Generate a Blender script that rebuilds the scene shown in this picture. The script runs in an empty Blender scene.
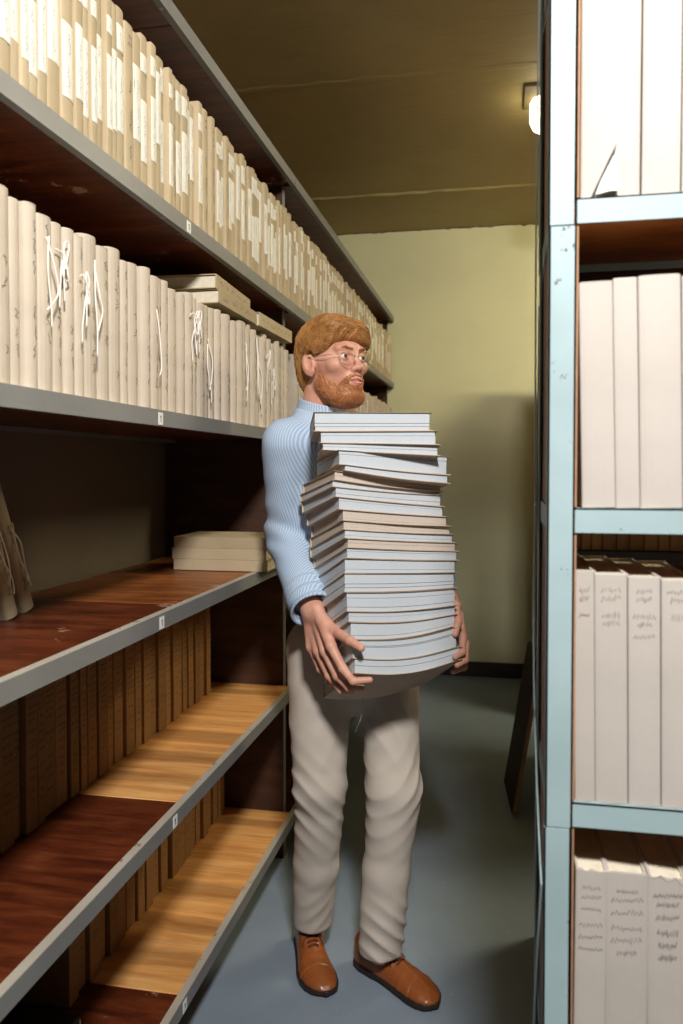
import bpy, math, random
import numpy as np
from mathutils import Vector, Matrix
PI = math.pi
RND = random.Random(7)
COL = bpy.context.scene.collection

# ------------------------------------------------------------------ camera
FPX = 800.0
PITCH = math.atan(22 / FPX)
PPY = 490.0          # principal point: the lens is shifted down a little
YAW = math.atan(158.5 / FPX * math.cos(PITCH))
CAMH = 1.4
_s, _c, _sp, _cp = math.sin(YAW), math.cos(YAW), math.sin(PITCH), math.cos(PITCH)
CF = Vector((-_s * _cp, _c * _cp, -_sp)); CR = Vector((_c, _s, 0)); CU = Vector((-_s * _sp, _c * _sp, _cp))

def at(px, py, Y):
    """point at depth Y along the aisle seen at a measured photo position"""
    d = CF + CR * ((px - 341.5) / FPX) + CU * ((PPY - py) / FPX)
    t = Y / d.y
    return Vector((t * d.x, Y, CAMH + t * d.z))

def onfloor(px, py, z=0.0):
    d = CF + CR * ((px - 341.5) / FPX) + CU * ((PPY - py) / FPX)
    t = (z - CAMH) / d.z
    return Vector((t * d.x, t * d.y, z))

def seen(p):
    v = Vector(p) - Vector((0, 0, CAMH)); w = v.dot(CF)
    return w > 0 and 0 <= 341.5 + FPX * v.dot(CR) / w <= 683 and 0 <= PPY - FPX * v.dot(CU) / w <= 1024

cam = bpy.data.cameras.new('camera'); camo = bpy.data.objects.new('camera', cam); COL.objects.link(camo)
cam.lens = FPX * 36 / 1024; cam.sensor_width = 36; cam.clip_start = 0.02; cam.shift_y = -(512 - PPY) / 1024
camo.location = (0, 0, CAMH)
camo.rotation_euler = (PI / 2 - PITCH, 0, YAW)
cam.dof.use_dof = True; cam.dof.focus_distance = 2.0; cam.dof.aperture_fstop = 4.5
bpy.context.scene.camera = camo

# ------------------------------------------------------------------ materials
def srgb(r, g, b):
    f = lambda c: (c / 255 / 12.92) if c / 255 <= .04045 else ((c / 255 + .055) / 1.055) ** 2.4
    return (f(r), f(g), f(b), 1)

class NT:
    def __init__(s, name):
        s.m = bpy.data.materials.new(name); s.m.use_nodes = True
        s.t = s.m.node_tree; s.b = s.t.nodes['Principled BSDF']
    def n(s, kind, **kw):
        x = s.t.nodes.new(kind)
        for k, v in kw.items():
            if k in x.inputs: x.inputs[k].default_value = v
            else: setattr(x, k, v)
        return x
    def l(s, a, b): s.t.links.new(a, b)
    def coord(s, which='Object', scale=(1, 1, 1), rot=(0, 0, 0)):
        tc = s.n('ShaderNodeTexCoord'); mp = s.n('ShaderNodeMapping')
        mp.inputs['Scale'].default_value = scale; mp.inputs['Rotation'].default_value = rot
        s.l(tc.outputs[which], mp.inputs[0]); return mp.outputs[0]
    def noise(s, vec, scale, detail=4, rough=.55, dist=0):
        x = s.n('ShaderNodeTexNoise'); x.inputs['Scale'].default_value = scale; x.inputs['Detail'].default_value = detail
        x.inputs['Roughness'].default_value = rough; x.inputs['Distortion'].default_value = dist
        s.l(vec, x.inputs['Vector']); return x.outputs['Fac']
    def ramp(s, fac, stops):
        r = s.n('ShaderNodeValToRGB'); e = r.color_ramp.elements
        while len(e) < len(stops): e.new(.5)
        for el, (p, c) in zip(e, stops): el.position = p; el.color = c
        s.l(fac, r.inputs[0]); return r.outputs[0]
    def mix(s, fac, a, b, mode='MIX'):
        x = s.n('ShaderNodeMix', data_type='RGBA', blend_type=mode)
        for v, i in ((fac, 0), (a, 6), (b, 7)):
            if hasattr(v, 'links'): s.l(v, x.inputs[i])
            else: x.inputs[i].default_value = v
        return x.outputs[2]
    def bump(s, h, strength=.2, dist=.002):
        b = s.n('ShaderNodeBump'); b.inputs['Strength'].default_value = strength; b.inputs['Distance'].default_value = dist
        s.l(h, b.inputs['Height']); s.l(b.outputs[0], s.b.inputs['Normal'])
    def col(s, c):
        if hasattr(c, 'links'): s.l(c, s.b.inputs['Base Color'])
        else: s.b.inputs['Base Color'].default_value = c
    def rough(s, r, spec=.5):
        s.b.inputs['Roughness'].default_value = r; s.b.inputs['Specular IOR Level'].default_value = spec
        return s.m

def g(c, k): return (c[0] * k, c[1] * k, c[2] * k, 1)

def simple(name, c, rough=.6, var=.12, scale=18, bump=.1, bscale=120, metal=0, spec=.4, perobj=0):
    t = NT(name); v = t.coord()
    n = t.noise(v, scale)
    cc = t.ramp(n, [(.3, g(c, 1 - var)), (.7, g(c, 1 + var))])
    if perobj:
        oi = t.n('ShaderNodeObjectInfo')
        pr = t.ramp(oi.outputs['Random'], [(0, (1 - perobj, 1 - perobj * 1.05, 1 - perobj * 1.2, 1)), (1, (1, 1, 1, 1))])
        cc = t.mix(1.0, cc, pr, 'MULTIPLY')
    t.col(cc)
    if bump: t.bump(t.noise(v, bscale, 3), bump)
    t.b.inputs['Metallic'].default_value = metal
    return t.rough(rough, spec)

M = {}
M['binder'] = simple('binder_card', srgb(194, 176, 144), .75, .06, 12, .08, perobj=.18)
M['folder'] = simple('folder_card', srgb(200, 187, 169), .8, .07, 12, .1, perobj=.12)
M['kraft'] = simple('kraft_card', srgb(166, 126, 80), .8, .12, 14, .1, perobj=.3)
M['ledger'] = simple('ledger_card', srgb(192, 184, 176), .75, .05, 9, .12, perobj=.06)
M['paper'] = simple('slip_paper', srgb(236, 234, 222), .8, .03, 20, .03)
M['pages'] = simple('page_edges', srgb(222, 212, 190), .85, .1, 60, .2, 300)
M['ink'] = simple('ink', srgb(62, 48, 42), .7, .05, 10, 0)
M['pencil'] = simple('pencil_ink', srgb(140, 130, 132), .8, .1, 30, 0)
M['tape'] = simple('cotton_tape', srgb(240, 236, 228), .85, .04, 40, .1, 400)
M['black'] = simple('black_board', srgb(30, 27, 26), .6, .2, 30, .05)
M['white'] = simple('tag_white', srgb(235, 235, 230), .6, .02, 20, 0)

def steel(name, c, chip, chip_amt=.62, rough=.4, spec=.5):
    t = NT(name); v = t.coord()
    n = t.noise(v, 6); base = t.ramp(n, [(.3, g(c, .9)), (.7, g(c, 1.08))])
    k = t.noise(v, 38, 6, .7); k2 = t.noise(v, 7, 2)
    ad = t.n('ShaderNodeMath', operation='MULTIPLY'); t.l(k, ad.inputs[0]); t.l(k2, ad.inputs[1])
    m = t.ramp(ad.outputs[0], [(chip_amt * .58, (0, 0, 0, 1)), (chip_amt * .6, (1, 1, 1, 1))])
    t.col(t.mix(m, base, chip)); t.bump(t.noise(v, 60, 3), .06)
    return t.rough(rough, spec)
M['grey_steel'] = steel('grey_steel', srgb(128, 128, 126), srgb(190, 186, 178), .72, .45)
M['worn_steel'] = steel('worn_steel', srgb(178, 170, 156), srgb(120, 100, 80), .60, .5)
M['mint_steel'] = steel('mint_steel', srgb(160, 182, 186), srgb(86, 84, 86), .655, .5)
M['dark_steel'] = steel('dark_steel', srgb(58, 56, 52), srgb(90, 80, 70), .75, .5)

def board(name, dark, mid, light, band=0.0, gloss=.35, scr=True):
    t = NT(name)
    v = t.coord(scale=(2.2, 16, 6)); v2 = t.coord(); v3 = t.coord(scale=(.3, 9.0, .1))
    n = t.noise(v, 2.4, 8, .6, .6)
    c = t.ramp(n, [(.28, dark), (.5, mid), (.72, light)])
    if band:
        b = t.noise(v3, 1.0, 1.5, .4)
        bb = t.ramp(b, [(.34, (.55, .5, .46, 1)), (.47, (1, .98, .95, 1)), (.58, (.82, .76, .7, 1)), (.68, (1.0, 1, 1, 1))])
        c = t.mix(band, c, bb, 'MULTIPLY')
        ln = t.noise(t.coord(scale=(.8, 90, .3)), 1.0, 2, .5)
        c = t.mix(.5, c, t.ramp(ln, [(.3, (.72, .66, .6, 1)), (.42, (1, 1, 1, 1))]), 'MULTIPLY')
    if scr:
        s1 = t.noise(v2, 26, 5, .7); s2 = t.noise(v2, 5, 2)
        mm = t.n('ShaderNodeMath', operation='MULTIPLY'); t.l(s1, mm.inputs[0]); t.l(s2, mm.inputs[1])
        k = t.ramp(mm.outputs[0], [(.385, (0, 0, 0, 1)), (.41, (.55, .55, .55, 1))])
        c = t.mix(k, c, srgb(200, 170, 140))
        mo = t.noise(v2, 9, 5, .65)
        c = t.mix(.75, c, t.ramp(mo, [(.3, (.5, .42, .4, 1)), (.65, (1.1, 1.1, 1.1, 1))]), 'MULTIPLY')
    t.col(c); t.bump(n, .08)
    return t.rough(gloss, .4)
M['mahogany'] = board('mahogany_board', srgb(60, 25, 13), srgb(96, 44, 24), srgb(124, 66, 36))
M['walnut'] = board('walnut_board', srgb(112, 60, 28), srgb(150, 88, 44), srgb(178, 112, 62), gloss=.4)
M['pine'] = board('pine_board', srgb(206, 140, 74), srgb(226, 166, 98), srgb(238, 188, 124), band=.9, gloss=.55, scr=False)
M['panel'] = board('panel_wood', srgb(52, 32, 22), srgb(70, 44, 30), srgb(88, 58, 40), gloss=.6, scr=False)
M['hardboard'] = simple('hardboard', srgb(168, 138, 120), .8, .12, 30, .1)
M['ply'] = simple('plywood_edge', srgb(168, 128, 98), .8, .15, 60, .1)

# ------------------------------------------------------------------ mesh helpers
class MB:
    def __init__(s): s.v, s.f, s.m, s.uv = [], [], [], {}
    def add(s, verts, faces, mi=0):
        o = len(s.v); s.v.extend([tuple(p) for p in verts])
        for f in faces: s.f.append(tuple(i + o for i in f)); s.m.append(mi)
    def box(s, x0, x1, y0, y1, z0, z1, mi=0, mtx=None, bev=0):
        if bev:
            b = min(bev, (x1 - x0) * .45, (y1 - y0) * .45, (z1 - z0) * .45)
            vs = []; idx = {}
            for X, sx in ((x0, 1), (x1, -1)):
                for Y, sy in ((y0, 1), (y1, -1)):
                    for Z, sz in ((z0, 1), (z1, -1)):
                        for a in range(3):
                            p = [X + sx * b, Y + sy * b, Z + sz * b]; p[a] = (X, Y, Z)[a]
                            idx[(sx, sy, sz, a)] = len(vs); vs.append(p)
            fs = []
            for a in range(3):
                o1, o2 = [i for i in range(3) if i != a]
                for sg in (1, -1):
                    def k(p, q):
                        t = [0, 0, 0]; t[a] = sg; t[o1] = p; t[o2] = q; return idx[(t[0], t[1], t[2], a)]
                    fs.append((k(1, 1), k(-1, 1), k(-1, -1), k(1, -1)))
            for a in range(3):
                o1, o2 = [i for i in range(3) if i != a]
                for p in (1, -1):
                    for q in (1, -1):
                        def k(w, ax):
                            t = [0, 0, 0]; t[a] = w; t[o1] = p; t[o2] = q; return idx[(t[0], t[1], t[2], ax)]
                        fs.append((k(1, o1), k(-1, o1), k(-1, o2), k(1, o2)))
            for sx in (1, -1):
                for sy in (1, -1):
                    for sz in (1, -1): fs.append(tuple(idx[(sx, sy, sz, a)] for a in range(3)))
        else:
            vs = [(x, y, z) for x in (x0, x1) for y in (y0, y1) for z in (z0, z1)]
            fs = [(0, 1, 3, 2), (4, 6, 7, 5), (0, 4, 5, 1), (2, 3, 7, 6), (0, 2, 6, 4), (1, 5, 7, 3)]
        if mtx is not None: vs = [mtx @ Vector(p) for p in vs]
        s.add(vs, fs, mi)
    def tube(s, pts, r, n=8, mi=0, cap=True):
        pts = [Vector(p) for p in pts]; k = len(pts)
        rr = r if isinstance(r, (list, tuple)) else [r] * k
        rings = []; prev = None
        for i, p in enumerate(pts):
            d = (pts[min(i + 1, k - 1)] - pts[max(i - 1, 0)]).normalized()
            if prev is None:
                a = Vector((0, 0, 1)) if abs(d.z) < .9 else Vector((1, 0, 0)); u = d.cross(a).normalized()
            else: u = (prev - d * prev.dot(d)).normalized()
            prev = u; w = d.cross(u)
            rings.append([p + (u * math.cos(2 * PI * j / n) + w * math.sin(2 * PI * j / n)) * rr[i] for j in range(n)])
        vs = [q for R_ in rings for q in R_]
        fs = [(i * n + j, i * n + (j + 1) % n, (i + 1) * n + (j + 1) % n, (i + 1) * n + j) for i in range(k - 1) for j in range(n)]
        if cap: fs += [tuple(range(n))[::-1], tuple((k - 1) * n + j for j in range(n))]
        s.add(vs, fs, mi)
    def ribbon(s, pts, nrm, w, mi=0):
        pts = [Vector(p) for p in pts]
        vs = []
        for i, p in enumerate(pts):
            d = (pts[min(i + 1, len(pts) - 1)] - pts[max(i - 1, 0)])
            q = d.cross(Vector(nrm)); q = q.normalized() if q.length > 1e-9 else Vector((0, 1, 0))
            vs += [p + q * w / 2, p - q * w / 2]
        s.add(vs, [(2 * i, 2 * i + 1, 2 * i + 3, 2 * i + 2) for i in range(len(pts) - 1)], mi)
    def mesh(s, name, mats, smooth=False, sharp=None):
        me = bpy.data.meshes.new(name); me.from_pydata(s.v, [], s.f)
        for m in (mats if isinstance(mats, (list, tuple)) else [mats]): me.materials.append(m)
        me.polygons.foreach_set('material_index', s.m)
        if smooth: me.polygons.foreach_set('use_smooth', [True] * len(me.polygons))
        me.update()
        if sharp: me.set_sharp_from_angle(angle=math.radians(sharp))
        return me

def obj(name, me, parent=None, loc=(0, 0, 0), rot=(0, 0, 0)):
    o = bpy.data.objects.new(name, me); COL.objects.link(o)
    o.location = loc; o.rotation_euler = rot
    if parent is not None: o.parent = parent
    return o
def tag(o, label, cat, group=None):
    o['label'] = label; o['category'] = cat
    if group: o['group'] = group
    return o
def empty(name, loc, label, cat, group=None, rot=(0, 0, 0)):
    return tag(obj(name, None, None, loc, rot), label, cat, group)
def struct(name, me):
    o = obj(name, me); o['kind'] = 'structure'; return o
def copy_tree(o):
    r = o.copy(); COL.objects.link(r)
    for ch in o.children:
        c = ch.copy(); COL.objects.link(c); c.parent = r
        for gch in ch.children:
            d = gch.copy(); COL.objects.link(d); d.parent = c
    return r

ONES = 'zeroth first second third fourth fifth sixth seventh eighth ninth tenth eleventh twelfth thirteenth fourteenth fifteenth sixteenth seventeenth eighteenth nineteenth'.split()
TENS = [None, None, 'twent', 'thirt', 'fort', 'fift', 'sixt', 'sevent', 'eight', 'ninet']
def nth(n):
    if n >= 100: return 'hundredth' if n == 100 else 'hundred-and-' + nth(n - 100)
    if n < 20: return ONES[n]
    return TENS[n // 10] + ('ieth' if n % 10 == 0 else 'y-' + ONES[n % 10])

# ------------------------------------------------------------------ room
WX, RX, NY, WY, CZ = -1.2, 3.2, -2.6, 5.42, 3.0
def wallmat():
    t = NT('wall_paint'); v = t.coord()
    c = srgb(214, 212, 172)
    n = t.noise(v, 1.8, 5); base = t.ramp(n, [(.3, g(c, .93)), (.7, g(c, 1.05))])
    t.col(base); t.bump(t.noise(v, 55, 4), .12); return t.rough(.55, .35)
M['wall'] = wallmat()
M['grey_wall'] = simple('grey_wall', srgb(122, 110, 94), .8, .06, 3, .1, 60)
def ceilmat():
    t = NT('ceiling_paint'); v = t.coord(scale=(1.2, 14, 1)); v2 = t.coord()
    n = t.noise(v, 5, 6, .6, .3)
    c = srgb(176, 160, 112)
    base = t.ramp(t.noise(v2, 1.4, 4), [(.3, g(c, .88)), (.7, g(c, 1.08))])
    t.col(t.mix(.35, base, t.ramp(n, [(.3, (.7, .68, .62, 1)), (.6, (1, 1, 1, 1))]), 'MULTIPLY'))
    t.bump(n, .35, .004); return t.rough(.6, .3)
M['ceil'] = ceilmat()
def floormat():
    t = NT('floor_paint'); v = t.coord()
    c = srgb(132, 146, 160)
    base = t.ramp(t.noise(v, 2.5, 6, .6), [(.3, g(c, .86)), (.7, g(c, 1.08))])
    sp = t.ramp(t.noise(v, 70, 3, .5), [(.70, (0, 0, 0, 1)), (.74, (.5, .5, .5, 1))])
    t.col(t.mix(sp, base, srgb(186, 190, 194))); t.bump(t.noise(v, 14, 4), .12, .004)
    return t.rough(.42, .45)
M['floor'] = floormat()
def slab(name, x0, x1, y0, y1, z0, z1, m):
    b = MB(); b.box(x0, x1, y0, y1, z0, z1); return struct(name, b.mesh(name, m))
slab('floor', WX - .1, RX + .1, NY - .1, WY + .1, -.1, 0, M['floor'])
slab('ceiling', WX - .1, RX + .1, NY - .1, WY + .1, CZ, CZ + .1, M['ceil'])
slab('wall_back', WX - .1, RX + .1, WY, WY + .1, 0, CZ, M['wall'])
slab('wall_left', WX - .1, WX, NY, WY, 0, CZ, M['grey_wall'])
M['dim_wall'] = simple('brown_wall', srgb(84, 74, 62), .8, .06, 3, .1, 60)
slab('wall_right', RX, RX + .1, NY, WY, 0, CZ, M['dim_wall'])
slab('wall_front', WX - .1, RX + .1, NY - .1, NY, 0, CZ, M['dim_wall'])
M['skirt'] = simple('skirting_paint', srgb(52, 44, 38), .5, .1, 10, .05)
b = MB(); b.box(-.70, RX, WY - .018, WY, 0, .10, bev=.004); struct('baseboard_back', b.mesh('baseboard', M['skirt']))
# ceiling board joints: cover strips with ragged paint, and the ragged filler line where the back wall meets the ceiling
def ragged_strip(name, y, w, z0, m, seed, amp=.006):
    r = random.Random(seed); b = MB(); N = 110; vs = []; fs = []
    for i in range(N + 1):
        x = WX + (RX - WX) * i / N
        a = w / 2 + r.uniform(-amp, amp); c = w / 2 + r.uniform(-amp, amp); h = r.uniform(.4, 1) * z0
        vs += [(x, y - a, CZ), (x, y - a * .5, CZ - h), (x, y + c * .5, CZ - h), (x, y + c, CZ)]
    for i in range(N):
        for j in range(3): fs.append((4 * i + j, 4 * i + j + 1, 4 * i + j + 5, 4 * i + j + 4))
    b.add(vs, fs); return struct(name, b.mesh(name, m))
ragged_strip('trim_1', 3.30, .05, .0025, M['ceil'], 1, .012)
ragged_strip('trim_2', 4.69, .05, .012, M['ceil'], 2)
M['crack'] = simple('crack_filler', srgb(120, 104, 74), .8, .3, 30, .1)
def crackline():
    r = random.Random(5); b = MB(); vs = []; fs = []; N = 160
    for i in range(N + 1):
        x = WX + (RX - WX) * i / N
        d = .005 + max(0, r.gauss(0, .0035)) + (.012 * r.random() if .30 < i / N < .36 else 0); h = .005 + max(0, r.gauss(0, .004))
        vs += [(x, WY - .001, CZ - d), (x, WY - h, CZ - .001), (x, WY - .0005, CZ - .0005)]
    for i in range(N): fs += [(3 * i, 3 * i + 1, 3 * i + 4, 3 * i + 3), (3 * i + 1, 3 * i + 2, 3 * i + 5, 3 * i + 4)]
    b.add(vs, fs); struct('trim_3', b.mesh('trim_3', M['crack']))
crackline()

# ------------------------------------------------------------------ left bookcases
FX = -.71                                       # front plane of the bookcases
SH = [.172, .626, 1.086, 1.5225, 1.975, 2.421]  # tops of the shelves
def lip_mesh(y0, y1, tilt=0):
    b = MB()
    b.box(FX - .002, FX, y0, y1, -.033, .0015)
    b.box(FX - .020, FX - .002, y0, y1, -.0005, .0015, 1)
    b.box(FX - .016, FX - .002, y0, y1, -.033, -.031)
    return b.mesh('shelf_lip', [M['grey_steel'], M['worn_steel']])
def bookcase(y0, y1, joints, label, kinds, tags):
    root = empty('steel_bookcase', ((FX + WX) / 2, (y0 + y1) / 2, 0), label, 'bookcase')
    off = root.location
    def put(name, me):
        o = obj(name, me, root, (-off.x, -off.y, 0)); return o
    for py0 in (y0, y1 - .016):
        b = MB(); b.box(WX + .012, FX - .046, py0, py0 + .016, 0.0, SH[5] - .03, bev=.001)
        put('side_panel', b.mesh('side_panel', M['panel']))
        for x0, x1 in ((FX - .085, FX - .045), (WX + .005, WX + .040)):
            b = MB(); b.box(x0, x1, py0 - .0025 if py0 == y0 else py0 + .016, py0 if py0 == y0 else py0 + .0185, 0, SH[5] - .002)
            s = -1 if py0 == y0 else 1
            if x1 > -1: b.box(FX - .045, FX - .0435, *((py0 - .0025, py0 + .012) if s < 0 else (py0 + .004, py0 + .0185)), 0, SH[5] - .036)
            put('upright', b.mesh('upright', M['grey_steel']))
    for k, z in enumerate(SH):
        o = put('shelf_lip', lip_mesh(y0, y1)); o.location.z = z
        js = [y0 + .018] + joints + [y1 - .018]
        for a, c, kd in zip(js[:-1], js[1:], kinds[k]):
            b = MB(); b.box(WX + .045, FX - .0205, a + .001, c - .001, z - .022, z, bev=.0015)
            if a > y0 + .1: b.box(FX - .0203, FX - .0025, a + .001, c - .001, z - .022, z - .001)
            put('shelf_board', b.mesh('shelf_board', M[kd]))
        b = MB(); b.box(WX + .042, WX + .045, y0 + .018, y1 - .018, z - .033, z); put('rear_beam', b.mesh('rear_beam', M['grey_steel']))
    for yy, k in tags:
        b = MB(); zz = SH[k] - .0175
        b.box(FX + .0001, FX + .0012, yy - .011, yy + .011, zz - .013, zz + .013)
        b.box(FX + .0012, FX + .0015, yy - .0012, yy + .0012, zz - .007, zz + .007, 1)
        b.box(FX + .0012, FX + .0015, yy - .004, yy - .0012, zz + .003, zz + .005, 1)
        put('number_tag', b.mesh('number_tag', [M['white'], M['ink']]))
    return root
dk, wn, pn = 'mahogany', 'walnut', 'pine'
bookcase(-.34, 2.752, [.70, 1.725], 'long steel bookcase full of old files beside the walking man',
         [(dk, dk, pn), (dk, dk, pn), (dk, dk, wn), (dk, dk, dk), (dk, dk, dk), (dk, dk, dk)],
         [(1.764, 4), (1.60, 3), (1.60, 2), (1.665, 1), (1.715, 0)])
bookcase(2.758, WY - .005, [3.79, 4.80], 'farther steel bookcase reaching the pale green back wall behind the man',
         [(dk, dk, dk)] * 5 + [(dk, dk, dk)], [])

# ------------------------------------------------------------------ files for the shelves
def arcx(y, t, bl): return -bl + bl * math.sqrt(max(0, 1 - (2 * y / t) ** 2)) if bl else 0.0

def scribble(b, mi, r, t, bl, z0, z1, wid, lw=.0012, vertical=True, dens=1.0):
    """handwriting on a spine: words of connected strokes; vertical = running up the spine"""
    if vertical:
        z = z0
        while z < z1:
            wl = r.uniform(.018, .05)
            pts = []; n = max(4, int(wl / .0028)); yy = r.uniform(-.15, .15) * wid
            for i in range(n):
                pts.append((yy + wid * .5 * r.uniform(-1, 1) * (1 if i % 2 else .5), z + wl * i / n + r.uniform(-.001, .001)))
            P = []
            for y, zz in pts:
                if abs(y) < t * .46 and zz < z1: P.append((arcx(y, t, bl) + .0007, y, zz))
            if len(P) > 2: b.ribbon(P, (1, 0, 0), lw, mi)
            z += wl + r.uniform(.008, .03) / dens
    else:
        z = z1
        while z > z0:
            L = wid * r.uniform(.6, 1); n = max(5, int(L / .0022)); y0 = -L / 2; hgt = r.uniform(.003, .0055)
            P = []
            sl = r.uniform(-.05, .12)
            for i in range(n):
                y = y0 + L * i / (n - 1) + r.uniform(-.0006, .0006)
                if abs(y) < t * .46: P.append((arcx(y, t, bl) + .0007, y, z + hgt * (r.uniform(.3, 1) if i % 2 else -r.uniform(.1, .8)) + sl * y))
            if len(P) > 2: b.ribbon(P, (1, 0, 0), lw, mi)
            z -= r.uniform(.012, .024) / dens

def block_mesh(name, mats, t, h, d, bl, r, writing=None, worn=0.0):
    """upright file: card cover with a rounded spine facing +x and a sunken page block at the top"""
    b = MB(); n = 8
    plan = [(-d, -t / 2)] + [(arcx(-t / 2 * math.cos(PI * i / n), t, bl) if bl else 0, -t / 2 * math.cos(PI * i / n)) for i in range(n + 1)] + [(-d, t / 2)]
    if not bl: plan = [(-d, -t / 2), (-.0015, -t / 2), (0, -t / 2 + .0012), (0, t / 2 - .0012), (-.0015, t / 2), (-d, t / 2)]
    m = len(plan); zs = [0, h * .3, h * .65, h - .002, h]
    vs = []
    for k, z in enumerate(zs):
        j = r.uniform(-1, 1) * .0008 if 0 < k < 4 else 0
        for (x, y) in plan:
            e = .997 if k == 4 else 1
            ze = z
            if k == 4 and worn: ze = z - worn * max(0, r.gauss(0, 1)) * (1 if x > -d / 3 else .3)
            vs.append((x * e + j, y * (e - .03 * (k == 4)), ze))
    fs = []
    for k in range(len(zs) - 1):
        for i in range(m): fs.append((k * m + i, k * m + (i + 1) % m, (k + 1) * m + (i + 1) % m, (k + 1) * m + i))
    fs.append(tuple(range(m))[::-1])
    b.add(vs, fs)
    top = vs[-m:]; cx, cy = -d / 2, 0
    ins = [((x - cx) * .975 + cx, (y - cy) * .86, z) for x, y, z in top]; low = [(x, y, z - .004) for x, y, z in ins]
    b.add(top + ins, [(i, (i + 1) % m, m + (i + 1) % m, m + i) for i in range(m)])
    b.add(ins + low, [(i, (i + 1) % m, m + (i + 1) % m, m + i) for i in range(m)] + [tuple(range(m, 2 * m))], 1)
    if writing: writing(b, r)
    return b.mesh(name, mats)

def slip_mesh(t, bl, z0, z1, r, wfrac=.93):
    b = MB(); w = t * wfrac; n = 4; vs = []; fs = []
    for i in range(n + 1):
        y = -w / 2 + w * i / n
        for dx in (.0003, .0009):
            for z in (z0 + r.uniform(-.001, .001), z1): vs.append((arcx(y, t, bl) + dx, y, z))
    for i in range(n):
        o = 4 * i
        fs += [(o + 2, o + 6, o + 7, o + 3), (o, o + 1, o + 5, o + 4), (o + 1, o + 3, o + 7, o + 5), (o, o + 4, o + 6, o + 2)]
    fs += [(0, 2, 3, 1), (4 * n, 4 * n + 1, 4 * n + 3, 4 * n + 2)]
    b.add(vs, fs)
    rr = random.Random(int(z0 * 1e4) + int(t * 1e5))
    scribble(b, 1, rr, t, bl, z0 + .01, z1 - .012, w * .35, .0009)
    for i in range(len(b.m)):
        pass
    b.v = [(x + (.0004 if k >= len(vs) else 0), y, z) for k, (x, y, z) in enumerate(b.v)]
    return b.mesh('spine_slip', [M['paper'], M['pencil']])

def row(protos, y0, y1, z, xs, gap, label_fn, cat, group, r, lean=0, skip=(), pick=None, far_text=None, yawj=.003):
    """fill a shelf from y0 to y1 with copies of the prototype files"""
    items = []; y = y0; i = 0
    while True:
        p, t, look = pick(i, y, r) if pick else r.choice(protos)
        for a, c in skip:
            if y + t > a and y < c: y = c
        if y + t > y1: break
        items.append((p, t, look, y)); y += t + r.uniform(*gap); i += 1
    n = len(items)
    for i, (p, t, look, y) in enumerate(items):
        o = copy_tree(p); o.location = (xs + r.uniform(-.010, .004), y + t / 2, z + .0005)
        o.rotation_euler = (0, 0, r.uniform(-yawj, yawj))
        o.scale = (1, 1, 1 + r.uniform(-.022, .022))
        tag(o, label_fn(i, n, look), cat, group)
    return items

def drop(protos):
    for p, _, _ in protos:
        for ch in list(p.children):
            bpy.data.objects.remove(ch)
        bpy.data.objects.remove(p)

# top row: tan binders with white slips
def build_binders():
    P = []; r = random.Random(21)
    for t in (.021, .026, .031, .036):
        for cfg in ('two', 'two', 'long', 'hand', 'two', 'two', 'long'):
            h = r.uniform(.292, .306)
            wr = None
            if cfg == 'hand':
                wr = lambda b, rr, t=t: (scribble(b, 2, rr, t, t * .10, .03, .19, t * .38, .0015), scribble(b, 2, rr, t, t * .10, .235, .27, t * .5, .0014, False))
            me = block_mesh('archive_binder', [M['binder'], M['pages'], M['ink']], t, h, .225, t * .10, r, wr)
            o = obj('archive_binder', me)
            if cfg == 'two':
                z0 = r.uniform(.04, .10)
                obj('spine_slip', slip_mesh(t, t * .10, z0, z0 + r.uniform(.11, .14), r), o)
                z1 = r.uniform(.222, .24)
                obj('spine_slip', slip_mesh(t, t * .10, z1, z1 + r.uniform(.03, .05), r), o)
            elif cfg == 'long':
                z0 = r.uniform(.06, .12); obj('spine_slip', slip_mesh(t, t * .10, z0, z0 + .15, r), o)
            elif cfg == 'tiny':
                z0 = r.uniform(.215, .24); obj('spine_slip', slip_mesh(t, t * .10, z0, z0 + .045, r), o)
            look = {'two': 'two white spine slips', 'long': 'one long white slip', 'hand': 'handwriting up its spine', 'tiny': 'one short white slip', 'plain': 'a bare spine'}[cfg]
            P.append((o, t, look))
    return P
PB = build_binders()
def binder_label(i, n, look):
    return f'tan binder with {look}, {nth(i + 1)} from the near end of the top row'
ITEMS_TOP = row(PB, 1.005, 5.36, SH[4] + .0015, FX - .006, (.0012, .0024), binder_label, 'binder', 'binders on the top shelf', random.Random(3), skip=((2.73, 2.785),))
drop(PB)

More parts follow.
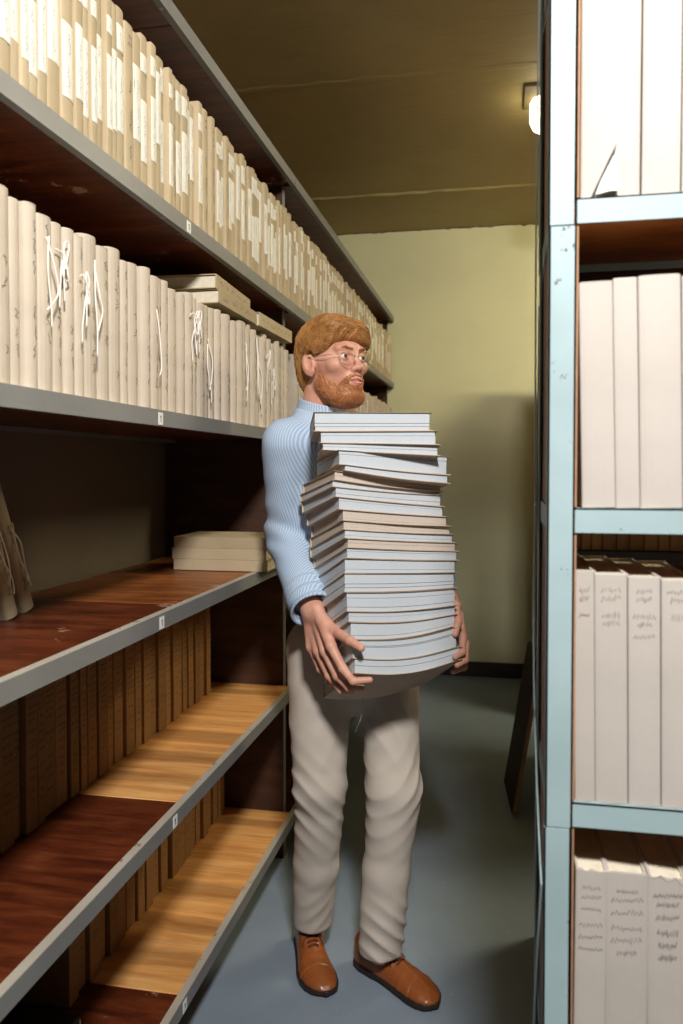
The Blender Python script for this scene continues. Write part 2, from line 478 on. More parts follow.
# second row: pale tied folders
def tie_mesh(t, bl, r, kind):
    b = MB()
    def ln(pts, w=.0014):
        Q = []; pts = jit(pts)
        for i in range(len(pts) - 1):
            for k in range(5):
                u = k / 5; p0 = pts[max(i - 1, 0)]; p1 = pts[i]; p2 = pts[i + 1]; p3 = pts[min(i + 2, len(pts) - 1)]
                Q.append(tuple(.5 * (2 * p1[a] + (p2[a] - p0[a]) * u + (2 * p0[a] - 5 * p1[a] + 4 * p2[a] - p3[a]) * u * u + (3 * p1[a] - p0[a] - 3 * p2[a] + p3[a]) * u ** 3) for a in range(3)))
        Q.append(tuple(pts[-1])); b.tube(Q, w, 6)
    z = r.uniform(.11, .21); jit = lambda pts: [(p[0], p[1] + r.uniform(-.18, .18) * t, p[2] + r.uniform(-.012, .012)) for p in pts]
    if kind == 0:      # loose strand hanging
        ln([(.001, r.uniform(-.3, .3) * t, z + .05), (.006, .1 * t, z + .02), (.008, .0, z - .02), (.007, .2 * t, z - .055), (.005, .1 * t, z - .085)])
    elif kind == 1:    # bow
        ln([(.004, -.5 * t, z + .02), (.009, -.1 * t, z + .022), (.012, .25 * t, z), (.010, .4 * t, z - .02), (.009, .1 * t, z - .018), (.008, -.05 * t, z + .005), (.006, -.2 * t, z - .05), (.005, -.1 * t, z - .08)])
        ln([(.009, 0, z), (.010, .35 * t, z + .03), (.008, .2 * t, z + .034), (.009, 0, z), (.007, .25 * t, z - .06)])
    else:              # long double strand
        ln([(.002, .1 * t, z + .06), (.007, -.2 * t, z), (.008, .0, z - .06), (.006, .15 * t, z - .10)])
        ln([(.002, .0 * t, z + .055), (.006, .3 * t, z + .01), (.007, .25 * t, z - .03), (.007, -.1 * t, z - .07)])
    return b.mesh('tie', M['tape'], True)
def build_folders():
    P = []; r = random.Random(33)
    for t in (.030, .037, .044, .050):
        for q in range(12):
            bl = t * .30; h = r.uniform(.276, .292)
            def wr(b, rr, t=t, bl=bl):
                for zz in (.045, .075, .105, .14, .175, .205, .24):
                    if rr.random() < .72: scribble(b, 2, rr, t, bl, zz, zz + rr.uniform(.012, .024), t * .34, .0013)
            me = block_mesh('tied_folder', [M['folder'], M['pages'], M['ink']], t, h, .235, bl, r, wr)
            o = obj('tied_folder', me); look = 'inked marks on spine'
            if q > 7:
                k = r.randrange(3); obj('tie', tie_mesh(t, bl, r, k), o)
                look = ('a white tie hanging loose', 'white tie in a bow', 'two white tie ends')[k]
            P.append((o, t, look))
    return P
PF = build_folders()
def folder_label(i, n, look):
    return f'pale folder, {look}, {nth(i + 1)} along the second row from the near end'
ITEMS_TIED = row(PF, 1.015, 5.36, SH[3] + .0015, FX - .004, (.0012, .0024), folder_label, 'folder', 'folders in the row with white ties', random.Random(31), skip=((2.72, 2.785),))
drop(PF)

# two lower rows, set back in the shade
def build_files():
    P = []; r = random.Random(45)
    for t in (.028, .036, .042, .048):
        for q in range(3):
            h = r.uniform(.29, .32)
            def wr(b, rr, t=t):
                scribble(b, 2, rr, t, 0, .15, .28, t * .8, .0017, False)
                scribble(b, 2, rr, t, 0, .05, .13, t * .5, .0018, False, .8)
            me = block_mesh('card_file', [M['kraft'], M['pages'], M['ink']], t, h, .20, t * .0, r, wr)
            P.append((obj('card_file', me), t, ('close handwriting', 'faded handwriting', 'short lines of handwriting')[q]))
    return P
PK = build_files()
row(PK, .80, 2.60, SH[1] + .001, -.975, (.003, .012), lambda i, n, l: f'brown file, {l}, {nth(i + 1)} from the near end of the shaded upper row', 'file', 'files in the shaded row below the number tag', random.Random(8), yawj=.012)
row(PK, 1.63, 2.70, SH[0] + .001, -.955, (.003, .016), lambda i, n, l: f'brown file with {l}, {nth(i + 1)} from the near end of the bottom row', 'file', 'files on the bottom shelf', random.Random(9), yawj=.012)
drop(PK)

# ------------------------------------------------------------------ loose files on the left shelves
def lying_file(name, L, D, T, cover, r, label, cat, group=None, loc=(0, 0, 0), rot=(0, 0, 0), bend=0.0, spine_writing=True):
    """file lying flat: spine towards +x (local), length along y"""
    root = empty(name, loc, label, cat, group, rot)
    def warp(b):
        if bend: b.v = [(x, y, z - bend * max(0, (y + L / 2) / L - .35) ** 2 * 2) for x, y, z in b.v]
        return b
    b = MB()
    for k in range(10):
        y0 = -L / 2 + L * k / 10; y1 = y0 + L / 10
        b.box(-D, 0, y0, y1, 0, .0022); b.box(-D, 0, y0, y1, T - .0022, T); b.box(-.002, .0005, y0, y1, .0, T)
    if spine_writing:
        k0 = len(b.v); bb = MB(); scribble(bb, 1, r, T, 0, .03, L - .04, T * .45, .0013)
        b.add([(x + .0006, z - L / 2, y + T / 2) for x, y, z in bb.v], bb.f, 1)
    obj('cover', warp(b).mesh('cover', [M[cover], M['ink']]), root)
    b = MB()
    for k in range(10):
        y0 = -L / 2 + .006 + (L - .012) * k / 10
        b.box(-D + .004, -.002, y0, y0 + (L - .012) / 10, .0022, T - .004)
    obj('pages', warp(b).mesh('pages', M['pages']), root)
    return root
r_ = random.Random(77)
lying_file('flat_file', .325, .225, .036, 'binder', r_, 'lower of the two files lying flat on top of the tied folders', 'file', None, (FX + .0, 2.128, 1.8245))
lying_file('flat_file', .325, .24, .036, 'binder', r_, 'upper of the two files lying flat on the tied folders, set slightly back', 'file', None, (FX - .012, 2.122, 1.8612), (0, 0, .04))
lying_file('flat_file', .355, .20, .040, 'binder', r_, 'single sagging file lying flat on the tied folders nearest the man', 'file', None, (FX + .002, 2.50, 1.8285), (0, 0, -.02), bend=.0)
for k, (lab, dx) in enumerate((('bottom file of the flat stack of three on the empty brown shelf', 0), ('middle file of the flat stack of three on the empty brown shelf', -.004), ('top file of the flat stack of three on the empty brown shelf', .003))):
    lying_file('stacked_file', .300, .215, .0335, 'binder', r_, lab, 'file', 'three files stacked flat', (-.832 + dx, 2.303, 1.0885 + .0340 * k), (0, 0, -PI / 2 + .01 * (k - 1)), spine_writing=False)

def leaning_file(y, tilt, t, h, label, xs, tie):
    r = random.Random(int(y * 100))
    def wr(b, rr): scribble(b, 2, rr, t, t * .3, .05, .11, t * .4, .0014, True); scribble(b, 2, rr, t, t * .3, .13, .2, t * .5, .0013, False)
    o = obj('leaning_file', block_mesh('leaning_file', [M['binder'], M['pages'], M['ink']], t, h, .17, t * .3, r, wr), None, (xs, y, 1.0865 + abs(math.sin(tilt)) * t / 2), (tilt, 0, .0))
    tag(o, label, 'file', 'files leaning on the brown shelf')
    if tie: obj('tie', tie_mesh(t, t * .3, r, 2), o)
leaning_file(1.572, .40, .040, .33, 'leaning tan file with white ties, last before the empty part of the brown shelf', -1.0, True)
leaning_file(1.490, .33, .038, .33, 'leaning tan file behind the last one, second from the empty shelf part', -.985, True)
leaning_file(1.425, .27, .034, .33, 'leaning tan file at the frame edge, third from the empty shelf part', -.98, False)

# pale file lying at the near end of the bottom shelf with a black folder on it
lying_file('flat_file', .27, .17, .052, 'ledger', r_, 'thick pale file lying under the black folder on the bottom shelf', 'file', None, (-.865, 1.40, SH[0] + .001), (0, 0, .05))
lying_file('black_folder', .24, .16, .022, 'black', r_, 'black folder lying on the pale file at the near end of the bottom shelf', 'folder', None, (-.870, 1.395, SH[0] + .0545), (0, 0, -.06), spine_writing=False)

# ------------------------------------------------------------------ mint racks to the right of the aisle
def l_post(b, x, y, sx, sy, z0, z1, w=.031, th=.0022):
    """L-angle post: outer corner at (x, y), flanges running sx / sy"""
    b.box(min(x, x + sx * w), max(x, x + sx * w), min(y, y + sy * th), max(y, y + sy * th), z0, z1)
    b.box(min(x, x + sx * th), max(x, x + sx * th), min(y, y + sy * w), max(y, y + sy * w), z0, z1)
def rack(x0, x1, y0, y1, top, shelves, label, steelm, cuts, panel=True, braces=True, under='walnut', back=False, backz=None):
    root = empty('mint_shelving_rack', ((x0 + x1) / 2, (y0 + y1) / 2, 0), label, 'rack'); of = root.location
    def put(n, b, m, bev=0): return obj(n, b.mesh(n, m), root, (-of.x, -of.y, 0))
    for (x, sx) in ((x0, 1), (x1, -1)):
        for (y, sy) in ((y0, 1), (y1, -1)):
            b = MB(); zc = [0] + cuts + [top]
            for k, (a, c) in enumerate(zip(zc[:-1], zc[1:])):
                e = .0012 * ((k + 1) % 2)
                l_post(b, x - sx * e, y - sy * e, sx, sy, a + .0008, c - .0008)
            put('post', b, steelm)
    for z in shelves:
        b = MB()
        b.box(x0 + .034, x1 - .034, y0 + .0005, y0 + .003, z - .031, z)
        b.box(x0 + .034, x1 - .034, y0 + .0005, y0 + .02, z - .002, z)
        put('shelf_lip', b, steelm)
        b = MB(); b.box(x0 + .034, x1 - .034, y1 - .003, y1 - .0005, z - .031, z); put('shelf_lip', b, steelm)
        for xx in (x0 + .003, x1 - .0055):
            b = MB(); b.box(xx, xx + .0025, y0 + .034, y1 - .034, z - .031, z); put('side_rail', b, steelm)
        b = MB(); b.box(x0 + .0105, x1 - .0105, y0 + .0205, y1 - .004, z - .020, z - .0005); put('shelf_board', b, M[under])
    if panel:
        zs = [.02] + [z for z in shelves] + [top]
        for xx in (x0 + .0058, x1 - .0098):
            for k, (a, c) in enumerate(zip(zs[:-1], zs[1:])):
                b = MB(); b.box(xx, xx + .004, y0 + .0035, y1 - .0035, a + .001, c - .034); put('side_panel', b, [M['hardboard']])
                if xx < x0 + .1:
                    b = MB(); b.box(x0 + .0338, x0 + .0362, y0 + .0028, y0 + .10, a + .002, c - .034); put('edge_strip', b, M['ply'])
    if backz:
        b = MB(); b.box(x0 + .004, x1 - .004, y1, y1 + .004, *backz); put('light_block_panel', b, [M['panel']])  # dark sheet added to hide the lit wall and keep the gap dark
    if back:
        b = MB(); b.box(x0 + .004, x1 - .004, y1, y1 + .004, .02, top - .002); put('light_block_panel', b, [M['hardboard']])  # full sheet added to stop lamplight passing through the open rack
    if braces:
        zs = [.10, .86, 1.345, top - .06]
        for k, (a, c) in enumerate(zip(zs[:-1], zs[1:])):
            ya, yb = (y0 + .012, y1 - .012) if k % 2 else (y1 - .012, y0 + .012)
            b = MB(); pts = []
            for i in range(9):
                u = i / 8; pts.append((x0 - .003 - .006 * math.sin(PI * u), ya + (yb - ya) * u, a + (c - a) * u))
            vs = []; fs = []
            for p in pts:
                for dx in (0, -.002):
                    for dy in (-.008, .008): vs.append((p[0] + dx, p[1] + dy, p[2]))
            for i in range(8):
                o = 4 * i; fs += [(o, o + 1, o + 5, o + 4), (o + 2, o + 6, o + 7, o + 3), (o, o + 4, o + 6, o + 2), (o + 1, o + 3, o + 7, o + 5)]
            fs += [(0, 2, 3, 1), (32, 33, 35, 34)]
            b.add(vs, fs); put('brace', b, steelm)
    return root
R1 = (.0595, 1.05, 1.05, 1.315)
RS = [.12, .580, .972, 1.349, 1.738]
rack(R1[0], R1[1], R1[2], R1[3], 2.56, RS + [2.12, 2.50], 'pale mint steel rack of ledgers standing closest beside the aisle', M['mint_steel'], [.938, 1.705, 2.3], backz=(1.36, 2.10))
rack(.112, 1.05, 2.12, 2.42, 1.90, [.15, .70, 1.19, 1.60], 'second rack with grey posts, right behind the pale mint rack', M['dark_steel'], [.9], braces=False)
rack(.168, 1.05, 3.20, 3.80, 2.14, [.15, .70, 1.2, 1.65], 'third rack along the aisle, the tall dark one the plank leans on', M['dark_steel'], [.9], braces=False, back=True)

rack(.236, 2.7, 4.50, 5.0, 2.13, [.15, .70, 1.2, 1.65], 'added rack at the aisle end, shading the lower green back wall from lamplight', M['dark_steel'], [.9], braces=False, back=True)  # added to block the unseen lamp from the lower back wall

def ledger(name, x0, w, z, h, lean, label, group, seed, wr=None, mat='ledger', d=.21, y=1.056, torn=None, worn=.0):
    r = random.Random(seed)
    me = block_mesh(name, [M[mat], M['pages'], M['pencil'], M['paper'], M['black']], w, h, d, w * .07, r, wr, worn)
    o = obj(name, me, None, (x0 - .0035 + w / 2, y, z + .0006), (0, 0, -PI / 2))
    # local +x (spine) faces -Y towards the camera; lean sideways about the depth axis
    o.rotation_euler = (Matrix.Rotation(lean, 3, 'Y') @ Matrix.Rotation(-PI / 2, 3, 'Z')).to_euler()
    if lean: o.location.z += abs(math.sin(lean)) * w / 2
    if torn: torn(o, r)
    return tag(o, label, 'ledger', group)
def torn_corner(o, r):
    b = MB(); X = .0006
    b.add([(X, -.018, .004), (X + .012, -.001, .004), (X + .010, .010, .0045), (X, .004, .052), (X, -.012, .02)], [(0, 1, 4), (1, 2, 3, 4)])
    obj('torn_flap', b.mesh('torn_flap', M['paper']), o)
    b = MB(); b.add([(X, -.024, .0), (X, -.019, .0), (X, .004, .05), (X, .007, .066), (X, -.001, .05)], [(0, 1, 2, 4), (2, 3, 4)])
    obj('tear', b.mesh('tear', M['black']), o)
def spine_lines(zs, wid, lw=.0013):
    def f(b, r):
        for z in zs:
            n = int(wid / .0022); P = []
            L = wid * r.uniform(.55, 1); sl = r.uniform(.0, .12); hh = r.uniform(.003, .006)
            for i in range(n):
                yy = -L / 2 + L * i / (n - 1); P.append((.0008 - abs(yy) * .06, yy + r.uniform(-.0006, .0006), z + sl * yy + hh * (r.uniform(.2, 1) if i % 2 else -r.uniform(.1, .9))))
            b.ribbon(P, (1, 0, 0), lw, 2)
    return f
Z5, Z4, Z3, Z2 = RS[4], RS[3], RS[2], RS[1]
gtxt = 'ledgers on the pale mint rack'
ledger('ledger', .1015, .071, Z5, .335, 0, 'pale ledger with a torn foot beside the mint post, top shelf', gtxt, 1, torn=torn_corner)
ledger('ledger', .1745, .045, Z5, .335, 0, 'pale ledger second from the mint post on its top shelf', gtxt, 2)
ledger('ledger', .2215, .055, Z5, .335, 0, 'pale ledger third from the mint post on its top shelf', gtxt, 3)
ledger('ledger', .1065, .0405, Z4, .285, -.022, 'plain pale ledger beside the mint post, shelf under the brown gap', gtxt, 4)
ledger('ledger', .1475, .0285, Z4, .288, -.022, 'narrow plain ledger second from the mint post, shelf under the brown gap', gtxt, 5)
ledger('ledger', .1770, .0500, Z4, .290, -.02, 'wide plain ledger third from the mint post, shelf under the brown gap', gtxt, 6)
ledger('ledger', .2280, .045, Z4, .288, -.018, 'plain ledger fourth from the mint post, shelf under the brown gap', gtxt, 7)
W3 = [(.1005, .0245, 'slim grey ledger beside the mint post'), (.1256, .0395, 'grey ledger with faint lines, second from the mint post'), (.1662, .0385, 'grey ledger with blue pencil lines, third from the mint post'), (.2060, .043, 'crumpled grey ledger fourth from the mint post')]
for k, (x, w, lab) in enumerate(W3):
    ledger('ledger', x, w, Z3, .297 - .003 * k, -.012, lab + ', shelf with pencilled spines', gtxt, 10 + k, spine_lines([.272, .262, .24, .23, .215][:3 + k % 3], w * .75))
W2 = [(.1005, .0385, 'worn ledger beside the mint post'), (.1393, .0520, 'worn wide ledger second from the mint post'), (.1921, .0475, 'worn ledger third from the mint post, darkest writing'), (.2405, .045, 'worn ledger fourth from the mint post')]
for k, (x, w, lab) in enumerate(W2):
    ledger('ledger', x, w, Z2, .304, .006 * (1 - k), lab + ', lowest visible shelf', gtxt, 20 + k, spine_lines([.280, .268, .252, .232, .216, .2], w * .75, .0016), worn=.004)
r_ = random.Random(91)
x = .15; k = 0
while x < .62:
    t = r_.choice((.024, .03, .034)); k += 1
    o = obj('card_file', block_mesh('card_file', [M['kraft'], M['pages'], M['ink']], t, r_.uniform(.27, .285), .2, t * .15, r_), None, (x + t / 2, 2.132, 1.1905), (0, 0, -PI / 2))
    tag(o, f'brown file seen through the gap in the mint rack, {nth(k)} from the mint post', 'file', 'files seen through the gap in the mint rack'); x += t + .0015

# ------------------------------------------------------------------ plank and lamp
def plank():
    A = Vector((.055, 3.262, 0)); B = Vector((.024, 3.598, 0)); e = (B - A)
    L = e.length; e.normalize()
    nrm = Vector((e.y, -e.x, 0))
    if nrm.x < 0: nrm = -nrm
    up = (nrm * .10 + Vector((0, 0, .63))); H = up.length; up.normalize(); out = e.cross(up).normalized()
    m = Matrix((e, up, out)).transposed().to_4x4(); m.translation = A + Vector((0, 0, .004))
    o = obj('leaning_plank', None); o.matrix_world = m
    b = MB(); b.box(0, L, 0, H, .0, .018, bev=.0015)
    o2 = bpy.data.objects.new('leaning_plank', b.mesh('plank', M['panel'])); bpy.data.objects.remove(o)
    COL.objects.link(o2); o2.matrix_world = m
    o2.name = 'leaning_plank'
    b = MB(); b.box(-.0015, 0, .001, H - .001, .001, .017); obj('edge_banding', b.mesh('edge_banding', M['ply']), o2)
    tag(o2, 'brown wooden plank leaning on the far rack, its foot on the floor', 'plank')
plank()
def emis(name, c, s):
    t = NT(name); t.b.inputs['Emission Color'].default_value = c; t.b.inputs['Emission Strength'].default_value = s; t.col((.9, .88, .8, 1)); return t.rough(.4)
LAMP_S = 8; LAMP_FILL = 80
M['lamp_shadow_tone'] = simple('lamp_shadow_tone', srgb(104, 90, 60), .7, .15, 8, .1)  # dark tone stands in for the shadow around the lamp
def lamp(x0, x1, y, name, label, gm, gs):
    root = empty(name, ((x0 + x1) / 2, y, CZ), label, 'lamp'); L = (x1 - x0) / 2
    b = MB(); b.box(-L - .028, L + .012, -.14, .09, -.012, -.0005, bev=.005); obj('lamp_shadow_plate', b.mesh('lamp_shadow_plate', M['lamp_shadow_tone']), root)  # flat plate drawn in place of the soft shadow on the ceiling
    b = MB(); vs = []; fs = []; n = 14; sec = []
    pr = [(-.012, .01), (-.03, .0), (-.06, .0), (-.10, .0), (-.118, .005), (-.136, .014), (-.147, .030), (-.150, .055)]
    for z, ins in pr:
        hx, hy = L - ins * 1.0, .062 - min(ins, .055)
        rad = max(.004, min(hy * .95, .055 - ins * .6)); ring = []
        for cx, cy, a0 in ((1, 1, 0), (-1, 1, 90), (-1, -1, 180), (1, -1, 270)):
            for j in range(5):
                a = math.radians(a0 + 22.5 * j); ring.append((cx * (hx - rad) + rad * math.cos(a), cy * (hy - rad) + rad * math.sin(a), z))
        sec.append(ring)
    m = len(sec[0])
    for ring in sec: vs += ring
    for k in range(len(sec) - 1):
        for i in range(m): fs.append((k * m + i, k * m + (i + 1) % m, (k + 1) * m + (i + 1) % m, (k + 1) * m + i))
    fs.append(tuple((len(sec) - 1) * m + i for i in range(m)))
    b.add(vs, fs); obj('diffuser', b.mesh('diffuser', emis(gm, (1, .89, .60, 1), gs), True, 50), root)
    return root
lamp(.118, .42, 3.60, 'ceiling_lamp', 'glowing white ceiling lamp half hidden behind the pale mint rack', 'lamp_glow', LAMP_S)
lamp(1.2, 2.5, 3.60, 'ceiling_lamp', 'added long lamp over the racks, unseen, brightening the upper back wall', 'fill_lamp_glow', LAMP_FILL)  # added source, never in view; lifts the upper back wall

# ------------------------------------------------------------------ smooth solid surfaces (distance functions meshed on a grid)
def V3(p): return np.array([p[0], p[1], p[2]], float)
def smin(a, b, k):
    h = np.clip(.5 + .5 * (b - a) / k, 0, 1); return b * (1 - h) + a * h - k * h * (1 - h)
def smax(a, b, k): return -smin(-a, -b, k)
def capsule(P, a, b, ra, rb=None):
    a, b = V3(a), V3(b); rb = ra if rb is None else rb; ba = b - a
    t = np.clip(((P - a) @ ba) / (ba @ ba), 0, 1)
    return np.linalg.norm(P - a - t[:, None] * ba, axis=1) - (ra + (rb - ra) * t)
def ell(P, c, r, ax=None):
    q = P - V3(c)
    if ax is not None: q = q @ ax.T            # rows of ax are the local axes
    r = np.array(r, float); k0 = np.linalg.norm(q / r, axis=1); k1 = np.linalg.norm(q / (r * r), axis=1)
    return k0 * (k0 - 1) / np.maximum(k1, 1e-9)
def rbox(P, c, h, r, ax=None):
    q = P - V3(c)
    if ax is not None: q = q @ ax.T
    q = np.abs(q) - np.array(h) + r
    return np.linalg.norm(np.maximum(q, 0), axis=1) + np.minimum(q.max(axis=1), 0) - r
def wob(P, f, seed=0):
    r = np.random.RandomState(seed); o = np.zeros(len(P))
    for k in range(5):
        d = r.normal(size=3); d /= np.linalg.norm(d); o += np.sin(P @ d * f * r.uniform(.6, 1.6) + r.uniform(0, 6))
    return o / 5
def net(fn, lo, hi, h):
    lo, hi = V3(lo), V3(hi); n = np.ceil((hi - lo) / h).astype(int) + 1
    ax = [lo[i] + h * np.arange(n[i]) for i in range(3)]
    D = np.empty(tuple(n))
    yy, zz = np.meshgrid(ax[1], ax[2], indexing='ij'); m = yy.size
    step = max(1, 120000 // m)
    for i in range(0, n[0], step):
        xs = ax[0][i:i + step]
        P = np.empty((len(xs), m, 3)); P[:, :, 0] = xs[:, None]; P[:, :, 1] = yy.ravel(); P[:, :, 2] = zz.ravel()
        D[i:i + step] = fn(P.reshape(-1, 3)).reshape(len(xs), n[1], n[2])
    S = D < 0
    c = n - 1
    corner = [(i, j, k) for i in (0, 1) for j in (0, 1) for k in (0, 1)]
    cnt = sum(S[i:i + c[0], j:j + c[1], k:k + c[2]].astype(int) for i, j, k in corner)
    act = (cnt > 0) & (cnt < 8); idx = -np.ones(tuple(c), int); cells = np.argwhere(act); idx[act] = np.arange(len(cells))
    acc = np.zeros((len(cells), 3)); w = np.zeros(len(cells))
    for a in corner:
        for d in range(3):
            if a[d]: continue
            b_ = list(a); b_[d] = 1
            da = D[tuple((cells + a).T)]; db = D[tuple((cells + b_).T)]
            cr = (da < 0) != (db < 0); t = np.where(cr, da / np.where(cr, da - db, 1), 0)
            p = np.array(a, float) + np.zeros((len(cells), 3)); p[:, d] += t
            acc += p * cr[:, None]; w += cr
    verts = lo + (cells + acc / w[:, None]) * h
    faces = []
    for d in range(3):
        u, v = (d + 1) % 3, (d + 2) % 3
        sl0 = [slice(None)] * 3; sl1 = [slice(None)] * 3; sl0[d] = slice(0, -1); sl1[d] = slice(1, None)
        A, B = S[tuple(sl0)], S[tuple(sl1)]; e = np.argwhere(A != B)
        ok = (e[:, u] > 0) & (e[:, v] > 0) & (e[:, u] < c[u]) & (e[:, v] < c[v]) & (e[:, d] < c[d]); e = e[ok]
        fl = A[tuple(e.T)]
        def ci(du, dv):
            q = e.copy(); q[:, u] -= du; q[:, v] -= dv; return idx[tuple(q.T)]
        q = np.stack([ci(1, 1), ci(0, 1), ci(0, 0), ci(1, 0)], 1)
        q[~fl] = q[~fl][:, ::-1]
        faces.append(q)
    return verts, np.concatenate(faces)
def np_mesh(name, parts, mats, mi=None):
    vs, fs, o = [], [], 0
    for v, f in parts: vs.append(v); fs.append(f + o); o += len(v)
    v = np.concatenate(vs); f = np.concatenate(fs)
    me = bpy.data.meshes.new(name); me.vertices.add(len(v)); me.vertices.foreach_set('co', v.astype(np.float32).ravel())
    me.loops.add(f.size); me.loops.foreach_set('vertex_index', f.astype(np.int32).ravel())
    me.polygons.add(len(f)); me.polygons.foreach_set('loop_start', np.arange(0, f.size, 4, dtype=np.int32))
    me.polygons.foreach_set('use_smooth', np.ones(len(f), bool))
    for m in mats: me.materials.append(m)
    if mi is not None: me.polygons.foreach_set('material_index', mi(v[f].mean(axis=1)).astype(np.int32))
    me.update(calc_edges=True); me.validate(); return me

# ------------------------------------------------------------------ the person
def skinmat():
    t = NT('skin'); v = t.coord()
    n = t.noise(v, 28, 4); c = t.ramp(n, [(.3, srgb(194, 138, 116)), (.7, srgb(216, 166, 144))])
    at_ = t.n('ShaderNodeAttribute', attribute_name='stubble'); c = t.mix(at_.outputs['Fac'], c, srgb(166, 106, 74))
    t.col(c); t.b.inputs['Subsurface Weight'].default_value = .12; t.b.inputs['Subsurface Radius'].default_value = (.008, .003, .002)
    t.bump(t.noise(v, 420, 2), .05, .0005); return t.rough(.5, .4)
def hairmat(name, a, c, sc):
    t = NT(name); v = t.coord(scale=sc); n = t.noise(v, 60, 5, .65, .4)
    t.col(t.ramp(n, [(.25, a), (.75, c)])); t.bump(n, .5, .002); return t.rough(.48, .4)
def shirtmat():
    t = NT('striped_cotton'); v = t.coord(rot=(0, 0, .5))
    w = t.n('ShaderNodeTexWave', wave_type='BANDS', bands_direction='X'); w.inputs['Scale'].default_value = 52; w.inputs['Distortion'].default_value = .5; w.inputs['Detail Scale'].default_value = 1.2
    t.l(v, w.inputs['Vector'])
    c = t.ramp(w.outputs['Fac'], [(.35, srgb(154, 178, 206)), (.65, srgb(190, 205, 222))])
    n = t.noise(t.coord(), 6, 3); t.col(t.mix(.3, c, t.ramp(n, [(.3, (.8, .84, .9, 1)), (.7, (1, 1, 1, 1))]), 'MULTIPLY'))
    t.bump(t.noise(t.coord(), 500, 2), .1, .0006); return t.rough(.85, .2)
M['skin'] = skinmat(); M['lip'] = simple('lips', srgb(192, 128, 116), .42, .08, 60, .05)
M['hair'] = hairmat('ginger_hair', srgb(112, 68, 30), srgb(196, 142, 82), (1.6, 1.0, .8))
M['beard'] = hairmat('ginger_beard', srgb(126, 74, 42), srgb(186, 126, 82), (1, 1, .5))
M['hair_light'] = simple('ginger_hair_light', srgb(192, 138, 78), .45, .2, 60, .1); M['beard_light'] = simple('ginger_beard_light', srgb(176, 118, 76), .5, .2, 60, .1)
M['shirt'] = shirtmat()
M['chino'] = simple('beige_cotton', srgb(194, 184, 172), .85, .04, 8, .12, 700, spec=.2)
M['leather'] = simple('tan_leather', srgb(142, 78, 38), .3, .12, 16, .06, 300, spec=.55)
M['sole'] = simple('dark_sole', srgb(44, 32, 26), .5, .1, 20, .05)
M['lace'] = simple('brown_lace', srgb(78, 46, 26), .7, .1, 200, .1)
M['eye_white'] = simple('eye_white', srgb(226, 218, 210), .25, .02, 20, 0); M['iris'] = simple('iris', srgb(70, 74, 70), .3, .2, 200, 0)
M['wire'] = simple('glasses_wire', srgb(190, 176, 150), .3, .02, 20, 0, metal=.8)
def glassmat():
    t = NT('lens_glass'); t.col((1, 1, 1, 1)); t.b.inputs['Transmission Weight'].default_value = 1; t.b.inputs['IOR'].default_value = 1.0; t.b.inputs['Alpha'].default_value = .12
    return t.rough(.05, .5)
M['lens'] = glassmat()

BD = np.array([.57, -.8216, 0.0]); BR = np.array([.8216, .57, 0.0])     # body: facing, and his left-hand side
UP = np.array([0, 0, 1.0])
P_ = lambda x, y, Y: V3(at(x, y, Y))
# --- head frame
HC = P_(332.5, 367, 2.10)
hy = math.radians(54); HF = np.array([math.sin(hy), -math.cos(hy), .055]); HF /= np.linalg.norm(HF)
HS = np.cross(UP, HF); HS = -np.cross(HF, UP) if False else np.cross(UP, HF); HS /= np.linalg.norm(HS)
if HS[0] < 0: HS = -HS                        # his left is away to the right of the picture
HU = np.cross(HF, HS); HU = HU if HU[2] > 0 else -HU
HM = np.stack([HS, HF, HU]); HSC = .97
def hl(P): return ((P - HC) @ HM.T) / HSC
def hw(q): return HC + HSC * (np.array(q, float) @ HM)

